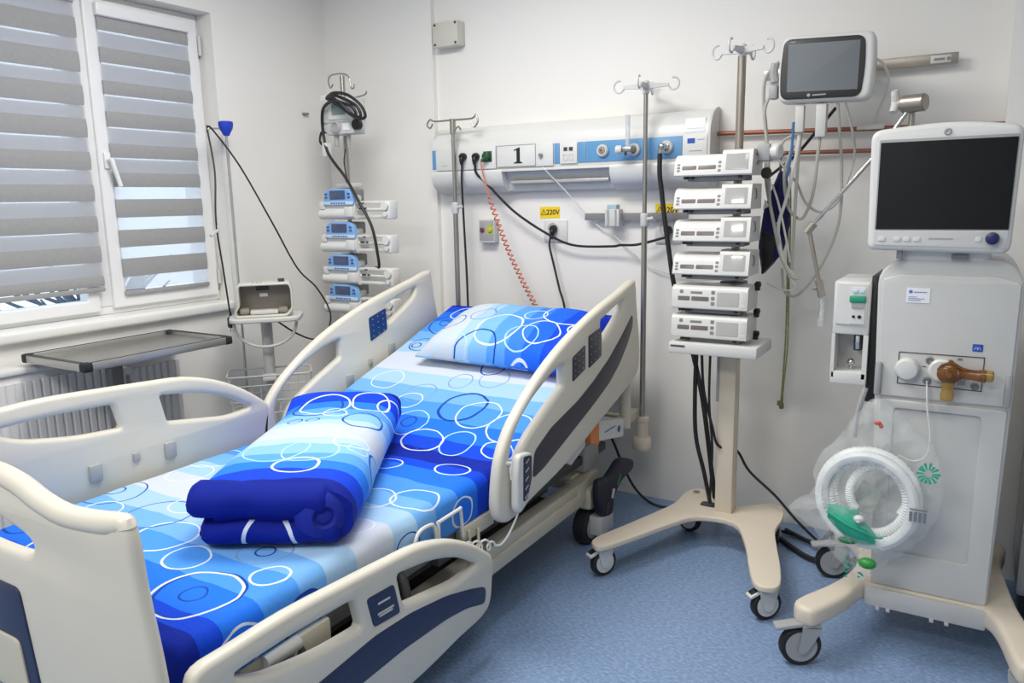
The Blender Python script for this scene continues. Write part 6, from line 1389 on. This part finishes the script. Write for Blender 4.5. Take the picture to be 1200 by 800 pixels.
G().sphere((-0.225, 2.378, 0.318), 0.022, (1.15, 0.8, 0.75), 18).obj('green_bulb', m_gmask, label='bright green oval connector below the coiled breathing tube', cat='connector')
G().sphere((-0.285, 2.393, 0.372), 0.02, (1.4, 0.7, 0.5), 14).obj('green_strap', mat('dark_green_strap', (30, 116, 70), 0.5), label='dark green strap end below the teal mask', cat='strap')
G().plate([rpoly([(-0.30, 0.455), (-0.26, 0.545), (-0.205, 0.51), (-0.235, 0.43)], 0.004, 2)], 0.0012, 0, (0, 2.47, 0), X, Z).obj('instruction_leaflet', mat('leaflet_paper', (176, 184, 172), 0.6, var=0.12, scale=60), label='grey-green printed leaflet behind the teal mask', cat='leaflet')
# clear bag: crumpled film around the coil
def film(name, outl, y0, th, label, parent=None):
    """Crinkled double film filling an outline in the X-Z plane."""
    cx = sum(p[0] for p in outl)/len(outl); cz = sum(p[1] for p in outl)/len(outl)
    o = [Vector((p.x+0.010*noise.noise(Vector((p.x*30, p.y*30, 7))), p.y+0.012*noise.noise(Vector((p.x*34, p.y*28, 2))))) for p in crom([(p[0], p[1]) for p in outl], 8, True)]; n = len(o); g = G()
    for s in (-1, 1):
        rings = []
        for q in (1.0, 0.97, 0.92, 0.86, 0.78, 0.7, 0.6, 0.5, 0.4, 0.3, 0.2, 0.1, 0.02):
            ring = []
            for p in o:
                x_, z_ = cx+(p.x-cx)*q, cz+(p.y-cz)*q
                bul = math.sqrt(max(0, 1-q**3))*th
                w = (noise.noise(Vector((x_*18, z_*18, s*3.0)))*0.018+noise.noise(Vector((x_*45, z_*38, s*5.0)))*0.009)*min(1, 0.25+(1-q)*6)
                ring.append((x_, y0+s*bul+w, z_))
            rings.append(ring)
        g.ring_loft(rings, cap=False)
    return g.obj(name, m_clear, parent, label=None if parent else label, cat=None if parent else 'plastic bag', smooth=25)
bag = thing('circuit_bag', 'clear crinkled plastic bag around the coiled breathing tube', 'plastic bag', (-0.25, 2.44, 0.22))
film('bag_film', [(-0.25, 0.80), (-0.17, 0.77), (-0.07, 0.66), (-0.045, 0.52), (-0.09, 0.40), (-0.20, 0.28), (-0.25, 0.225), (-0.30, 0.27), (-0.38, 0.36), (-0.465, 0.42), (-0.445, 0.455), (-0.40, 0.50), (-0.39, 0.60), (-0.33, 0.68)], 2.44, 0.058, '', bag)
g = G()
for k in range(14):
    a = R(k*360/14+random.random()*8); l0, l1 = 0.010, 0.026+0.006*random.random()
    c_ = Vector((-0.085, 2.376, 0.622)); d = Vector((math.cos(a), 0, math.sin(a))); q = Vector((-d.z, 0, d.x))
    g.ring_loft([[c_+d*l0+q*w+Vector((0, y_, 0)) for w, y_ in ((-0.0015, 0), (0.0015, 0), (0.0015, 0.001), (-0.0015, 0.001))], [c_+d*l1+q*w+Vector((0, y_, 0)) for w, y_ in ((-0.004, 0), (0.004, 0), (0.004, 0.001), (-0.004, 0.001))]])
g.obj('sunburst_logo', m_teal, bag)
g = G()
for k in range(4): g.bx(-0.125+k*0.012, -0.117+k*0.012, 2.385, 2.386, 0.470, 0.500)
g.bx(-0.125, -0.08, 2.385, 2.386, 0.505, 0.509); g.obj('bag_print', m_print, bag)
g = G()
for k in range(16): g.box((-0.30+0.075*random.random(), 2.392, 0.255+0.07*random.random()), (0.008, 0.001, 0.005), rot=Matrix.Rotation(random.random()*3, 3, 'Y'))
g.obj('bag_speckles', m_teal, bag)
g = G(); g.sphere((-0.224, 2.40, 0.745), 0.008, (1.3, .6, .8), 10); g.sphere((-0.215, 2.40, 0.737), 0.006, (1, .6, 1.2), 10); g.obj('red_cap', mat('red_cap_plastic', (206, 96, 80), 0.4), label='small red cap in the neck of the clear bag', cat='cap')
g = G(); g.tube([(-0.27, 2.47, 0.83), (-0.285, 2.455, 0.76), (-0.292, 2.45, 0.68)], 0.008, 8, 3); g.obj('bag_hanger', m_grey, label='grey hanger tube beside the neck of the clear bag', cat='hanger')
simple_cable('floor_cable', [(-0.62, 3.2, 0.02), (-0.5, 3.1, 0.03), (-0.44, 2.98, 0.10), (-0.40, 2.92, 0.17), (-0.42, 3.08, 0.03), (-0.46, 3.14, 0.012)], 0.009, m_cable, 'thick black cable bundle on the floor between trolley and ventilator')
simple_cable('floor_cable', [(-0.66, 3.16, 0.012), (-0.56, 3.05, 0.012), (-0.47, 2.98, 0.016), (-0.36, 3.02, 0.012), (-0.30, 3.14, 0.012)], 0.011, m_cable, 'black hose lying on the floor beside the rear ventilator wheel')

# ================================================================== CABINET AT THE RIGHT EDGE
cbn = thing('grey_cabinet', 'tall grey wheeled cabinet partly hidden at the right edge beside the ventilator', 'cabinet', (0.42, 2.95, 0))
G().bx(0.172, 0.62, 2.80, 3.16, 0.12, 1.02, 0.01).obj('carcass', m_grey, cbn)
G().bx(0.172, 0.62, 2.788, 2.80, 0.14, 0.55, 0.003).obj('door', m_grey, cbn); G().bx(0.172, 0.62, 2.788, 2.80, 0.57, 1.0, 0.003).obj('door', m_grey, cbn)
G().bx(0.185, 0.60, 2.82, 3.14, 0.05, 0.12).obj('plinth', m_black, cbn)
for x_ in (0.22, 0.57):
    for y_ in (2.86, 3.10): G().lathe([(0.01, -0.012), (0.028, -0.012), (0.028, 0.012), (0.01, 0.012)], (x_, y_, 0.0285), X, 14).obj('caster', m_rubber, cbn)
